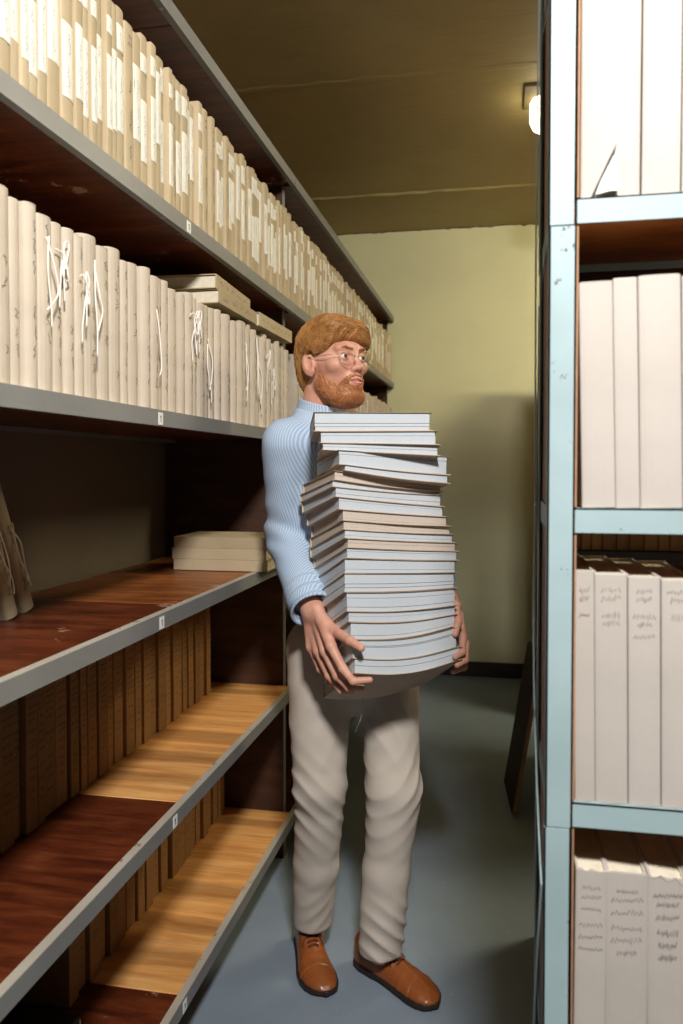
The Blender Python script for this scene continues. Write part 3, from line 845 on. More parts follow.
def both(fn, q):
    a = q.copy(); a[:, 0] = np.abs(a[:, 0]); return fn(a)
def head_skin(q, detail=True):
    m = q.copy(); m[:, 0] = np.abs(m[:, 0])
    d = ell(q, (0, -.014, .045), (.074, .094, .088))
    d = smin(d, ell(q, (0, .026, -.016), (.058, .064, .094)), .03)
    d = smin(d, ell(q, (0, .054, -.083), (.033, .032, .027)), .025)
    d = smin(d, capsule(m, (.050, .004, -.052), (.020, .062, -.090), .017, .016), .022)
    d = smin(d, capsule(m, (.008, .084, .036), (.042, .074, .036), .0115, .010), .014)
    d = smin(d, ell(m, (.043, .063, -.008), (.022, .022, .018)), .022)
    d = smax(d, -ell(m, (.0325, .103, .014), (.019, .022, .013)), .012)
    d = smin(d, capsule(q, (0, .089, .030), (0, .101, -.012), .0072, .0088), .010)
    d = smin(d, ell(q, (0, .1015, -.0165), (.0100, .0115, .0092)), .006)
    d = smin(d, ell(m, (.0120, .095, -.020), (.0075, .0095, .0075)), .006)
    d = smax(d, -ell(m, (.007, .103, -.0275), (.0035, .006, .003)), .003)
    d = smin(d, ell(q, (0, .083, -.048), (.026, .016, .020)), .015)
    d = smin(d, capsule(m, (0, .0962, -.0450), (.021, .086, -.0485), .0044, .0028), .005)
    d = smin(d, capsule(m, (0, .0950, -.0580), (.018, .087, -.0555), .0054, .0036), .005)
    d = smax(d, -capsule(m, (0, .1015, -.0515), (.021, .090, -.0515), .0034, .0016), .002)
    # eyelids over the eyeballs
    d = smin(d, smax(ell(m, (.0325, .0775, .014), (.0152, .0150, .0142)), -(np.abs(m[:, 2] - .0138) - .0042 + .35 * np.maximum(0, np.abs(m[:, 0] - .0325) - .006)) * -1, .002) if False else smax(ell(m, (.0325, .0775, .014), (.0150, .0150, .0145)), .0046 - np.abs(m[:, 2] - .0135) - .25 * np.maximum(0, np.abs(m[:, 0] - .0325) - .004), .0015), .004)
    # ears
    axe = np.array([[.93, .36, 0], [-.36, .93, .12], [0, -.12, 1.0]])
    e = ell(m, (.077, -.012, .002), (.0085, .0195, .032), axe)
    e = smax(e, -ell(m, (.0845, -.005, .006), (.0085, .0120, .0215), axe), .003)
    e = smin(e, capsule(m, (.074, .002, -.02), (.074, -.004, -.027), .006, .006), .006)
    d = smin(d, e, .006)
    return d
neckA = hw((0, -.028, -.04)); NB = P_(320, 419, 2.125)

# --- limbs (measured joints)
SH_R = P_(285, 442, 2.04); EL_R = P_(287, 536, 2.13); WR_R = P_(313, 611, 1.945)
SMID = SH_R + BR * .175; SH_L = SH_R + BR * .35
PEL = P_(354, 640, 2.20)
EL_L = SH_L + V3((-.05, .08, -.30)); WR_L = P_(439, 588, 2.16)
HIP_R = P_(318, 650, 2.15); KN_R = P_(320, 786, 2.10); AN_R = P_(312, 936, 2.215)
HIP_L = P_(387, 662, 2.24); KN_L = P_(394, 788, 2.14); AN_L = P_(380, 952, 2.13)

HAND_R = dict(
    thumb=[(319, 622, 1.945, .0145), (335, 631, 1.885, .0135), (350, 641, 1.835, .0115), (361, 648, 1.812, .0095)],
    index=[(331, 646, 1.866, .0125), (343, 669, 1.845, .0105), (353, 681, 1.832, .0093), (370, 680, 1.836, .0075)],
    middle=[(325, 651, 1.891, .0125), (337, 676, 1.875, .0105), (349, 688, 1.865, .0092), (362, 688, 1.872, .0076)],
    ring=[(318, 651, 1.914, .0120), (329, 676, 1.903, .0100), (341, 690, 1.895, .0088), (352, 691, 1.905, .0072)],
    little=[(311, 647, 1.931, .0108), (320, 669, 1.932, .0088), (331, 683, 1.928, .0078), (341, 688, 1.935, .0066)])
HAND_L = dict(
    thumb=[(451, 592, 2.07, .0130), (456, 606, 2.035, .0115), (458, 622, 2.005, .0100), (455, 634, 1.985, .0085)],
    index=[(459, 616, 2.075, .0118), (463, 636, 2.035, .0102), (462, 652, 2.005, .0092), (455, 657, 1.985, .0078)],
    middle=[(459, 622, 2.095, .0118), (466, 644, 2.055, .0100), (465, 660, 2.02, .0090), (457, 665, 2.00, .0076)],
    ring=[(458, 626, 2.115, .0112), (466, 650, 2.08, .0095), (464, 667, 2.05, .0085), (455, 671, 2.03, .0072)],
    little=[(456, 628, 2.135, .0100), (463, 650, 2.11, .0085), (461, 666, 2.085, .0076), (453, 672, 2.065, .0066)])
def hand_fn(H, wrist, rw, back):
    J = {k: [(P_(x, y, Y), r) for x, y, Y, r in v] for k, v in H.items()}
    pn = back
    def f(P):
        d = capsule(P, wrist + (wrist - J['middle'][0][0]) * .9, wrist, rw * 1.08, rw)
        # palm: slab between wrist and knuckles made of four metacarpals
        pal = None
        for k in ('index', 'middle', 'ring', 'little'):
            a = wrist + (J[k][0][0] - (J['middle'][0][0] + J['ring'][0][0]) / 2) * .45
            c = capsule(P, a, J[k][0][0], .0155, .0135); pal = c if pal is None else smin(pal, c, .012)
        d = smin(d, pal, .02)
        th = J['thumb']
        d = smin(d, capsule(P, wrist * .75 + th[0][0] * .25, th[1][0], .0165, .0135), .014)
        fing = None
        for k, js in J.items():
            s = None
            for (a, ra), (b_, rb) in zip(js[:-1], js[1:]):
                c = capsule(P, a, b_, ra, rb); s = c if s is None else smin(s, c, .004)
            for (a, ra) in js[1:-1]: s = smin(s, np.linalg.norm(P - a, axis=1) - ra * 1.06, .003)
            fing = s if fing is None else np.minimum(fing, s)
        d = smin(d, fing, .005)
        return d
    return f, J
handR, JR = hand_fn(HAND_R, WR_R, .0265, None)
handL, JL = hand_fn(HAND_L, WR_L, .0255, None)

def body_fn(P):
    # hidden core under the clothes, continuous from neck to ankles
    d = capsule(P, neckA, NB, .054, .058)
    d = smin(d, capsule(P, SH_R + BR * .03, SH_L - BR * .03, .050, .050), .05)
    AX = np.stack([BR, BD, UP])
    ch = SMID * .5 + PEL * .5 + V3((0, 0, .10)) - BD * .01
    d = smin(d, ell(P, ch + V3((0, 0, .05)), (.150, .095, .22), AX), .05)
    d = smin(d, ell(P, PEL + V3((0, 0, .0)), (.150, .10, .14), AX), .05)
    for a, b_, c, r in ((SH_R, EL_R, WR_R, 1), (SH_L, EL_L, WR_L, 1)):
        d = smin(d, capsule(P, a, b_, .046, .037), .03)
        d = smin(d, capsule(P, b_, c, .038, .027), .015)
    for a, b_, c in ((HIP_R, KN_R, AN_R), (HIP_L, KN_L, AN_L)):
        d = smin(d, capsule(P, a, b_, .070, .048), .03)
        d = smin(d, capsule(P, b_, c, .048, .036), .02)
    return d
def whole_fn(P): return smin(smin(smin(body_fn(P), head_skin(hl(P)) * HSC, .012), handR(P), .006), handL(P), .006)
def bounds(pts, m):
    a = np.array(pts); return a.min(0) - m, a.max(0) + m
def local_only(fn, near):      # evaluate the detailed part inside its own box
    return fn
SEED_PARTS = []
lo, hi = bounds([hw((a, b_, c_)) for a in (-.095, .095) for b_ in (-.125, .13) for c_ in (-.16, .145)], .004)
head_fn = lambda P: smin(smin(capsule(P, neckA, NB, .054, .058), capsule(P, SH_R + BR * .03, SH_L - BR * .03, .050, .050), .05), head_skin(hl(P)) * HSC, .012)
PARTS = [net(head_fn, lo, hi, .0022)]
for hf, w, J, el in ((handR, WR_R, JR, EL_R), (handL, WR_L, JL, EL_L)):
    pts = [p for js in J.values() for p, r in js] + [w, w + (el - w) * .25]
    lo, hi = bounds(pts, .034); PARTS.append(net(lambda P, hf=hf, w=w, el=el: smin(hf(P), capsule(P, el, w, .038, .027), .008), lo, hi, .0017))
core = lambda P: body_fn(P) + .003
lo, hi = bounds([SH_R, SH_L, EL_R, EL_L, WR_R, WR_L, NB, PEL, AN_R, AN_L, HIP_L], .17)
hi[2] = NB[2] + .07
PARTS.append(net(core, lo, hi, .011))
PB_ = V3((-.36, 2.14, 0))
person = empty('person', tuple(PB_), 'standing man in striped blue shirt and beige trousers carrying a tall stack of volumes', 'person')
def pobj(name, me, parent=person):
    o = obj(name, me, parent)
    if parent is person: o.location = tuple(-PB_)
    return o
def lip_mi(c):
    q = hl(c); x = q[:, 0] / .021; z = (q[:, 2] + .0520) / .0095
    return ((x * x + z * z < 1) & (q[:, 1] > .08)).astype(int)
body = pobj('body', np_mesh('body', PARTS, [M['skin'], M['lip']], lip_mi))

def stubble(P):
    q = hl(P); u, f = q[:, 2], q[:, 1]
    top = np.interp(f, [-.02, .000, .014, .030, .048, .066, .080, .10], [-.06, -.02, .012, -.014, -.036, -.042, -.034, -.026])
    m = np.clip((top - u) / .022 + .35 * wob(q, 260, 12), 0, 1) * np.clip((f + .004) / .02, 0, 1) * np.clip((u + .15) / .03, 0, 1)
    m = np.where((np.linalg.norm(P - HC, axis=1) > .19) | ((np.abs(q[:, 0]) < .024) & (np.abs(u + .052) < .012) & (f > .07)), 0, m)
    return .8 * m
bv = np.empty(len(body.data.vertices) * 3); body.data.vertices.foreach_get('co', bv)
sa = body.data.attributes.new('stubble', 'FLOAT', 'POINT'); sa.data.foreach_set('value', stubble(bv.reshape(-1, 3)).astype(np.float32))

# eyes, brows, hair, beard, glasses
for s in (-1, 1):
    c = np.array((s * .0325, .0775, .0138)); gz = np.array((.06, 1, -.02)); gz /= np.linalg.norm(gz)
    lo, hi = bounds([hw(c)], .017)
    def eyemi(cc, c=c, gz=gz):
        q = hl(cc) - c; ca = (q @ gz) / np.linalg.norm(q, axis=1)
        return np.where(ca > .965, 2, np.where(ca > .86, 1, 0))
    pobj('eye', np_mesh('eye', [net(lambda P, c=c: ell(hl(P), c, (.0128,) * 3) * HSC, lo, hi, .0013)], [M['eye_white'], M['iris'], M['black']], eyemi))
    br = lambda P, s=s: (np.minimum(capsule(hl(P), (s * .014, .0955, .0335), (s * .034, .0905, .039), .0027, .0028), capsule(hl(P), (s * .034, .0905, .039), (s * .050, .076, .0345), .0028, .0013)) + .0008 * np.sin(hl(P)[:, 0] * 1500 + hl(P)[:, 2] * 900)) * HSC
    lo, hi = bounds([hw((s * .014, .095, .034)), hw((s * .05, .076, .035))], .012)
    pobj('eyebrow', np_mesh('eyebrow', [net(br, lo, hi, .0014)], [M['beard']]))

def beard_fn(P):
    q = hl(P); s = head_skin(q); u, f, sx = q[:, 2], q[:, 1], np.abs(q[:, 0])
    top = np.interp(f, [-.02, .000, .014, .030, .048, .066, .080, .10], [-.08, -.05, -.018, -.034, -.052, -.057, -.041, -.0305])
    m = np.clip((top - u) / .014 + .25 * wob(q, 300, 15), -1, 1)
    lipd = (np.sqrt((q[:, 0] / .0235) ** 2 + ((u + .0520) / .0120) ** 2) - 1)
    m = np.where((f > .07), np.minimum(m, np.clip(lipd / .35, -1, 1)), m)
    m = np.minimum(m, np.clip((f - .002) / .012, -1, 1)); m = np.minimum(m, np.clip((u + .128) / .02, -1, 1))
    m = np.minimum(m, np.clip((.016 - np.maximum(0, -sx)) / .01, -1, 1))
    chin = np.clip((-.06 - u) / .03, 0, 1)
    off = np.where(m > 0, (.0022 + .0050 * chin) * np.sqrt(np.maximum(m, 0)), 0) - .0035 * (m <= .02) - .010 * np.clip(-m, 0, 1)
    return (s - off + .0012 * wob(q, 900, 3) + .0010 * np.sin(q[:, 0] * 700 + 30 * wob(q, 60, 8)) * (m > 0)) * HSC
lo, hi = bounds([hw((.085, .12, .04)), hw((-.085, .12, -.14)), hw((.085, -.03, -.14)), hw((-.085, -.03, .04))], .005)
BEARD_BOX = (lo, hi)

def hair_fn(P):
    q = hl(P); u, f, sx = q[:, 2], q[:, 1], q[:, 0]
    d = ell(q, (0, -.016, .054), (.085, .104, .092))
    d = smin(d, ell(q, (0, -.062, -.012), (.066, .042, .070)), .03)
    # swept fringe: heavy roll rising over the brow, falling to his left
    d = smin(d, ell(q, (-.030, .050, .092), (.050, .050, .038)), .03)
    d = smin(d, ell(q, (.028, .058, .082), (.044, .042, .038)), .02)
    d = smin(d, ell(q, (.054, .050, .058), (.026, .034, .036)), .02)
    d = smin(d, ell(q, (-.066, .012, .062), (.024, .046, .036)), .02)
    line = np.interp(f, [-.14, -.05, -.030, -.022, .004, .020, .040, .060, .078, .10, .13], [-.088, -.085, -.060, .020, .034, .024, .032, .046, .054, .058, .058])
    line = line + np.where(f > .05, -.10 * np.clip(sx, -.02, .06) * np.clip((f - .03) / .04, 0, 1), 0)
    d = smax(d, line - u, .010)
    ph = 420 * (u * .55 - f * .62 + .30 * np.abs(sx)) + 5 * wob(q, 38, 4)
    d = d + .0009 * np.sin(ph) + .0007 * np.sin(ph * 2.7 + 2 * wob(q, 70, 6)) + .0026 * wob(q, 55, 2)
    return d * HSC
lo, hi = bounds([hw((.11, .12, .16)), hw((-.11, .12, .16)), hw((.11, -.15, -.10)), hw((-.11, -.15, -.10)), hw((0, .12, -.1))], .01)
def strands(fn, starts, flow, steps, ds, rad, seed):
    """combed locks lying on a surface: each is a thin tapering tube that follows the flow"""
    r = np.random.RandomState(seed)
    def grad(P):
        e = .0008; G = np.stack([(fn(P + e * d) - fn(P - e * d)) for d in np.eye(3)], 1); return G / np.maximum(np.linalg.norm(G, axis=1, keepdims=True), 1e-9)
    P = starts.copy(); path = []; lift = r.uniform(-.0004, .0011, len(P))[:, None]; jit = r.normal(size=P.shape) * .07
    for k in range(steps):
        for _ in range(2):
            n = grad(P); P = P - n * fn(P)[:, None]
        path.append((P + n * lift, n))
        f = flow(P) + jit; f = f - n * (f * n).sum(1, keepdims=True); f /= np.maximum(np.linalg.norm(f, axis=1, keepdims=True), 1e-9)
        P = P + f * ds
    V = []; N = len(starts); rr = rad * r.uniform(.6, 1.3, N)
    for k in range(steps):
        p, n = path[k]; q = path[min(k + 1, steps - 1)][0] - path[max(k - 1, 0)][0]; q /= np.maximum(np.linalg.norm(q, axis=1, keepdims=True), 1e-9)
        b_ = np.cross(q, n); w = (rr * math.sin(PI * (.12 + .80 * k / (steps - 1))))[:, None]
        V += [p + b_ * w, p + n * w, p - b_ * w, p - n * w]
    V = np.stack(V, 1).reshape(-1, 3); F = []
    base = np.arange(N)[:, None] * steps * 4
    for k in range(steps - 1):
        for j in range(4): F.append(base + np.array([[4 * k + j, 4 * k + (j + 1) % 4, 4 * k + 4 + (j + 1) % 4, 4 * k + 4 + j]]))
    return V, np.concatenate(F).astype(int)
hv, hf_ = net(hair_fn, lo, hi, .0021)
rs = np.random.RandomState(2); hq = hl(hv)
cand = hv[(hair_fn(hv + 0) < .002) & ((hq[:, 1] < .05) | (hq[:, 2] > .075))]; cand = cand[rs.choice(len(cand), 2600)]
CROWN = np.array([.012, -.062, .140])
def hair_flow(P):
    q = hl(P); d = q - CROWN
    front = np.clip((q[:, 1] - .0) / .06, 0, 1)[:, None]
    v = d / np.maximum(np.linalg.norm(d, axis=1, keepdims=True), 1e-6)
    v = v * (1 - .75 * front) + front * np.array([.85, .25, .0])
    return v @ HM
sv, sf = strands(hair_fn, cand, hair_flow, 12, .0045, .00075, 5)
pobj('hair', np_mesh('hair', [(hv, hf_), (sv, sf)], [M['hair'], M['hair_light']], lambda c: np.concatenate([np.zeros(len(hf_), int), np.tile((np.arange(2600) % 3 == 0).astype(int), len(sf) // 2600)])))

bvv, bff = net(beard_fn, *BEARD_BOX, .0021)
on = (np.linalg.norm(bvv - HC, axis=1) > .0) & (head_skin(hl(bvv)) > .0005); cand = bvv[on]; cand = cand[np.random.RandomState(4).choice(len(cand), 1300)]
bs, bf_ = strands(beard_fn, cand, lambda P: (np.array([0, .30, -.9]) + np.stack([hl(P)[:, 0] * -3, 0 * P[:, 0], 0 * P[:, 0]], 1)) @ HM, 5, .0026, .0006, 9)
pobj('beard', np_mesh('beard', [(bvv, bff), (bs, bf_)], [M['beard'], M['beard_light']], lambda c: np.concatenate([np.zeros(len(bff), int), np.tile((np.arange(1300) % 2 == 0).astype(int), len(bf_) // 1300)])))

gl = MB()
GC = {}
for s in (-1, 1):
    pts = []
    for k in range(25):
        a = 2 * PI * k / 24; x = s * .0345 + .0235 * math.cos(a); z = .0085 + .0215 * math.sin(a)
        pts.append(tuple(hw((x, .1045 - .55 * max(0, abs(x) - .02) ** 1.0 * .6, z))))
    GC[s] = pts; gl.tube(pts, .0008, 6, cap=False)
    gl.tube([tuple(hw((s * .058, .092, .0165))), tuple(hw((s * .076, .06, .0165))), tuple(hw((s * .0805, .01, .0195))), tuple(hw((s * .080, -.012, .020)))], .0009, 6)
gl.tube([tuple(hw((-.012, .1055, .012))), tuple(hw((0, .108, .0165))), tuple(hw((.012, .1055, .012)))], .0009, 6)
glasses = pobj('glasses', gl.mesh('glasses', M['wire'], True))
for s in (-1, 1):
    b = MB(); c = np.mean(np.array(GC[s][:24]), axis=0)
    b.add([tuple(c + HF * .0006)] + GC[s][:24], [(0, 1 + i, 1 + (i + 1) % 24) for i in range(24)])
    obj('lens', b.mesh('lens', M['lens'], True), glasses)

# --- shirt
def sleeve(P, a, e, w, seed):
    t = np.clip((P - e) @ UP / .3, -1, 1)
    d = smin(capsule(P, a, e, .060, .055), capsule(P, e, e + (w - e) * .84, .057, .054), .03)
    fold = np.sin((P @ (UP * .8 + BR * .55)) * 120 + 3.2 * wob(P, 14, seed)) * np.exp(-(np.linalg.norm(P - e, axis=1) / .10) ** 2)
    return d - .0042 * fold - .0040 * wob(P, 30, seed + 1) - .0022 * wob(P, 75, seed + 2)
def shirt_fn(P):
    AX = np.stack([BR, BD, UP])
    ch = SMID * .5 + PEL * .5 + V3((0, 0, .15)) - BD * .01
    d = smin(ell(P, ch, (.172, .108, .30), AX), capsule(P, SH_R + BR * .02, SH_L - BR * .02, .058, .058), .06)
    d = smin(d, capsule(P, NB + V3((0, 0, .0)), NB - V3((0, 0, .08)), .070, .09), .04)
    d = smax(d, -(P[:, 2] - (PEL[2] - .01)), .01)
    d = smin(d, sleeve(P, SH_R, EL_R, WR_R, 5), .028); d = smin(d, sleeve(P, SH_L, EL_L, WR_L, 9), .028)
    d = d - .003 * wob(P, 26, 4)
    nk = (neckA - NB) / np.linalg.norm(neckA - NB)
    d = smax(d, (P - (NB + nk * .022)) @ nk, .008) if True else d
    for e, w in ((EL_R, WR_R), (EL_L, WR_L)):
        ax = (w - e) / np.linalg.norm(w - e); L = np.linalg.norm(w - e)
        near = np.linalg.norm(P - w, axis=1) < .14
        d = np.where(near, smax(d, (P - e) @ ax - L * .86, .006), d)
    return d
lo, hi = bounds([SH_R, SH_L, EL_R, EL_L, WR_R, WR_L, NB, PEL], .14); hi[2] = NB[2] + .06; lo[2] = PEL[2] - .03
shirt = pobj('shirt', np_mesh('shirt', [net(shirt_fn, lo, hi, .0052)], [M['shirt']]))
def cuff_fn(P, e, w, sd):
    ax = (w - e) / np.linalg.norm(w - e); L = np.linalg.norm(w - e); u = (P - e) @ ax
    rad = np.linalg.norm(P - e - u[:, None] * ax, axis=1)
    R0 = .0560 + .0035 * np.sin(u * 190 + wob(P, 30, sd)) + .004 * wob(P, 28, sd + 1)
    d = smax(rad - R0, -(rad - R0 + .007), .002)
    d = smax(d, smax((L * .70) - u - .003 * wob(P, 40, sd), u - (L * 1.0) - .004 * wob(P, 40, sd), .004), .004)
    return d
for e, w, sd in ((EL_R, WR_R, 21), (EL_L, WR_L, 25)):
    lo, hi = bounds([e + (w - e) * .6, w], .06)
    obj('cuff', np_mesh('cuff', [net(lambda P: cuff_fn(P, e, w, sd), lo, hi, .003)], [M['shirt']]), shirt)
def collar_fn(P):
    nk = (neckA - NB) / np.linalg.norm(neckA - NB); u = (P - NB) @ nk
    q = P - NB - u[:, None] * nk; rad = np.linalg.norm(q, axis=1)
    fr = (q @ BD) / np.maximum(rad, 1e-6)
    R0 = .0635 + .10 * np.maximum(0, .034 - u)
    d = smax(np.abs(rad - R0) - .0028, smax(u - .047 + .004 * np.clip(fr, 0, 1), -.004 - u + .0 * fr - .016 * np.clip(fr, 0, 1), .002), .003)
    return smax(d, .055 * np.maximum(fr, 0) + np.where(fr > .93, .01, -.06) * 1.0, .002) if False else d
lo, hi = bounds([NB, neckA], .09); obj('collar', np_mesh('collar', [net(collar_fn, lo, hi, .0026)], [M['shirt']]), shirt)

# --- trousers
def ridge(x): return 1 - 2 * np.abs(np.sin(x * .5)) ** .8
def trouser_fn(P):
    AX = np.stack([BR, BD, UP])
    z = P[:, 2]
    d = ell(P, PEL + V3((0, 0, -.035)), (.168, .122, .175), AX)
    for a, k, n, r, sd in ((HIP_R, KN_R, AN_R, (.092, .0715, .060, .056), 31), (HIP_L, KN_L, AN_L, (.090, .0725, .064, .060), 37)):
        mid = k + (n - k) * .5
        leg = smin(smin(capsule(P, a, k, r[0], r[1]), capsule(P, k, mid, r[1], r[2]), .02), capsule(P, mid, n, r[2], r[3]), .02)
        c = P - k
        w = wob(P, 11, sd)
        fk = ridge((P @ (UP * .75 + BR * (.75 if sd == 31 else -.75) + BD * .2)) * 150 + 3.0 * w) * np.exp(-(np.abs(c[:, 2] + .03) / .12) ** 2)
        fa = ridge((P @ (UP * .70 - BR * (.75 if sd == 31 else -.6))) * 165 + 2.6 * w) * np.exp(-(np.abs(z - n[2] - .06) / .085) ** 2)
        fh = ridge((P @ (UP * .45 + BR * (.9 if sd != 31 else -.9))) * 130 + 2 * w) * np.exp(-(np.abs(c[:, 2] - .18) / .10) ** 2)
        msk = np.clip(.5 + 1.2 * wob(P, 16, sd + 7), 0, 1)
        leg = leg - (.0042 * fk + .0062 * fa + .0032 * fh) * msk - .0040 * wob(P, 20, sd + 2) - .0022 * wob(P, 62, sd + 3)
        # crease down the front
        d = smin(d, leg, .03)
    d = smax(d, z - (PEL[2] + .10), .006)
    zr = np.where(np.linalg.norm((P - AN_R)[:, :2], axis=1) < np.linalg.norm((P - AN_L)[:, :2], axis=1), TR_R, TR_L)
    hem = zr + .012 * np.sin(9 * P[:, 0] + 5 * P[:, 1]) * .5
    d = smax(d, hem - z, .006)
    return d
TR_R = 0.092; TR_L = .075
lo, hi = bounds([HIP_R, HIP_L, KN_R, KN_L, AN_R, AN_L, PEL], .18); hi[2] = PEL[2] + .115; lo[2] = .05
pobj('trousers', np_mesh('trousers', [net(trouser_fn, lo, hi, .0055)], [M['chino']]))

# --- shoes
def shoe(toe, heel, left):
    toe, heel = V3(toe), V3(heel); y = toe - heel; L = np.linalg.norm(y); y = y / L; x = np.array([y[1], -y[0], 0]); s = -1 if left else 1
    AX = np.stack([x, y, UP]); k = L / .295
    loc = lambda P: ((P - heel) @ AX.T) / k
    # outline half widths along the length
    ys = [0, .012, .04, .09, .14, .19, .225, .255, .278, .290, .295]
    hwid = [.008, .029, .0375, .039, .0425, .049, .0500, .0445, .033, .017, .004]
    cx = [0, 0, 0, .002, .004, .005, .003, -.001, -.005, -.007, -.008]
    def out(q, inset=0):
        w = np.interp(q[:, 1], ys, hwid) - inset; c = np.interp(q[:, 1], ys, cx) * s
        dx = np.abs(q[:, 0] - c) - w
        return np.maximum(dx * .85, np.maximum(-q[:, 1] + inset, q[:, 1] - .295 + inset))
    tops = ([0, .03, .07, .095, .12, .15, .19, .225, .26, .285, .296], [.088, .092, .094, .094, .086, .070, .056, .049, .045, .036, .022])
    def upper(P):
        q = loc(P); u = q[:, 2]; top = np.interp(q[:, 1], *tops)
        t = np.clip((u - .018) / np.maximum(top - .018, .01), 0, 1.2)
        ins = .001 + np.interp(q[:, 1], [0, .1, .16, .30], [.004, .006, .030, .034]) * np.clip(t, 0, 1) ** 2.2
        side = smax(out(q, 0) + ins, u - top, .014)
        d = smax(side, .014 - u, .003)
        # opening for the ankle
        op = capsule(q, (0, .054, .080), (0, .054, .14), .032, .036)
        op = smin(op, capsule(q, (0, .08, .082), (0, .06, .13), .022, .03), .01)
        d = smax(d, -op, .004)
        # cap seam, facing edges
        d = d + .0020 * np.exp(-((q[:, 1] - .222 - .10 * q[:, 0] ** 2 * 30) / .0022) ** 2) * 1.0 - .0012 * np.exp(-((q[:, 1] - .214 - 3 * q[:, 0] ** 2) / .004) ** 2)
        fx = np.abs(np.abs(q[:, 0] - .003 * s) - (.013 + .10 * np.maximum(0, .15 - q[:, 1])))
        d = d + .0018 * np.exp(-(fx / .0022) ** 2) * (q[:, 1] > .085) * (q[:, 1] < .172) * (u > .05)
        return (d + .0006 * np.sin(q[:, 1] * 260) * np.exp(-((q[:, 1] - .185) / .02) ** 2)) * k
    def sole(P):
        q = loc(P); u = q[:, 2]
        a = smax(out(q, -.0030), np.abs(u - .0135) - .0055 - .000, .002)
        lift = np.interp(q[:, 1], [.0, .085, .11, .24, .295], [0, 0, .0075, .0, .006])
        a = smax(out(q, -.0030), np.maximum(u - .0195, lift - u + .0005), .0015)
        return a * k
    root = obj('shoe', None, person, tuple(heel - PB_))
    lo, hi = bounds([heel, toe, heel + V3((0, 0, .1)), toe + x * .05, toe - x * .05, heel + x * .05, heel - x * .05], .012)
    for nm, fn, m in (('upper', upper, 'leather'), ('sole', sole, 'sole')):
        v, f = net(fn, lo, hi, .0024); obj(nm, np_mesh(nm, [(v - heel, f)], [M[m]]), root)
    b = MB(); W = lambda a_, b_, c_: tuple(V3((a_, b_, c_)) * 0 + (a_ * x + b_ * y + c_ * UP) * k)
    for i in range(5):
        yy = .108 + .0125 * i; zz = np.interp(yy, *tops) + .0005; c = .003 * s
        b.tube([W(c - .015, yy, zz - .006), W(c - .006, yy + .002, zz + .0005), W(c + .006, yy + .004, zz + .0005), W(c + .015, yy + .002, zz - .006)], .0021, 6)
    for sg in (-1, 1):
        c = .003 * s
        b.tube([W(c, .110, .093), W(c + sg * .014, .108, .098), W(c + sg * .029, .116, .088), W(c + sg * .026, .126, .080), W(c + sg * .010, .118, .087), W(c, .112, .093)], .0020, 6)
        b.tube([W(c, .112, .094), W(c + sg * .012, .128, .085), W(c + sg * .024, .140, .070), W(c + sg * .030, .150, .058)], .0016, 6)
    obj('laces', b.mesh('laces', M['lace'], True), root)
shoe(onfloor(324, 999), onfloor(324, 999) + Vector((-.118, .268, 0)), False)
shoe(onfloor(439, 1009), onfloor(439, 1009) + Vector((-.243, .165, 0)), True)

# ------------------------------------------------------------------ the stack of volumes in his arms
def pagemat():
    t = NT('page_block'); uv = t.n('ShaderNodeUVMap', uv_map='edge'); mp = t.n('ShaderNodeMapping'); t.l(uv.outputs[0], mp.inputs[0]); mp.inputs['Scale'].default_value = (3, 1, 1)
    a = t.noise(mp.outputs[0], 26, 6, .75)
    t.col(t.ramp(a, [(.30, srgb(142, 152, 164)), (.47, srgb(198, 206, 213)), (.62, srgb(220, 226, 231))]))
    t.bump(a, .3, .001); return t.rough(.8, .2)
def pagemat_tan():
    m = M['page_block'].copy(); m.name = 'page_block_tan'
    for n in m.node_tree.nodes:
        if n.type == 'VALTORGB':
            for e, c in zip(n.color_ramp.elements, (srgb(150, 132, 118), srgb(204, 190, 176), srgb(226, 218, 208))): e.color = c
    return m
M['page_block'] = pagemat(); M['page_block_tan'] = pagemat_tan()
LV = [(412, 415, 0), (431.5, 432.5, 0), (443, 446, 0), (450, 456.5, 0), (464.5, 475, 1), (470.5, 483.5, 1.5), (480, 491.6, 1.5), (487, 495.5, 1), (497, 507, .5), (509.6, 517, .5), (520.5, 526.6, 1), (529.6, 535, 1),
      (538.5, 543.8, .5), (548, 552.3, .5), (558.5, 561.6, .5), (573.6, 573.4, .5), (592.6, 589, 1.5), (611.8, 606, 3), (622.3, 615.5, 4), (640, 627, 5.5), (658.6, 647.5, 6.5), (673.6, 660.5, 7.5)]
XL = [314, 320, 322, 338, 344, 334, 332, 335, 338, 342, 343, 344, 347, 346, 344, 344, 346, 348, 350, 352, 354]
XR = [430, 436, 438, 447.5, 448, 441, 437, 441, 443, 447, 450.5, 453, 456, 457, 455.5, 454.5, 455.5, 456, 456, 457.5, 461]
DEP = .215
CY = 1.832
nB = len(XL)
def zlev(k):
    l, r, sag = LV[k]; i = min(k, nB - 1)
    zl = at(XL[i], l, CY).z; zr = at(XR[i], r, CY + .155).z
    sg = sag / 800 * 1.9
    return zl, zr, sg
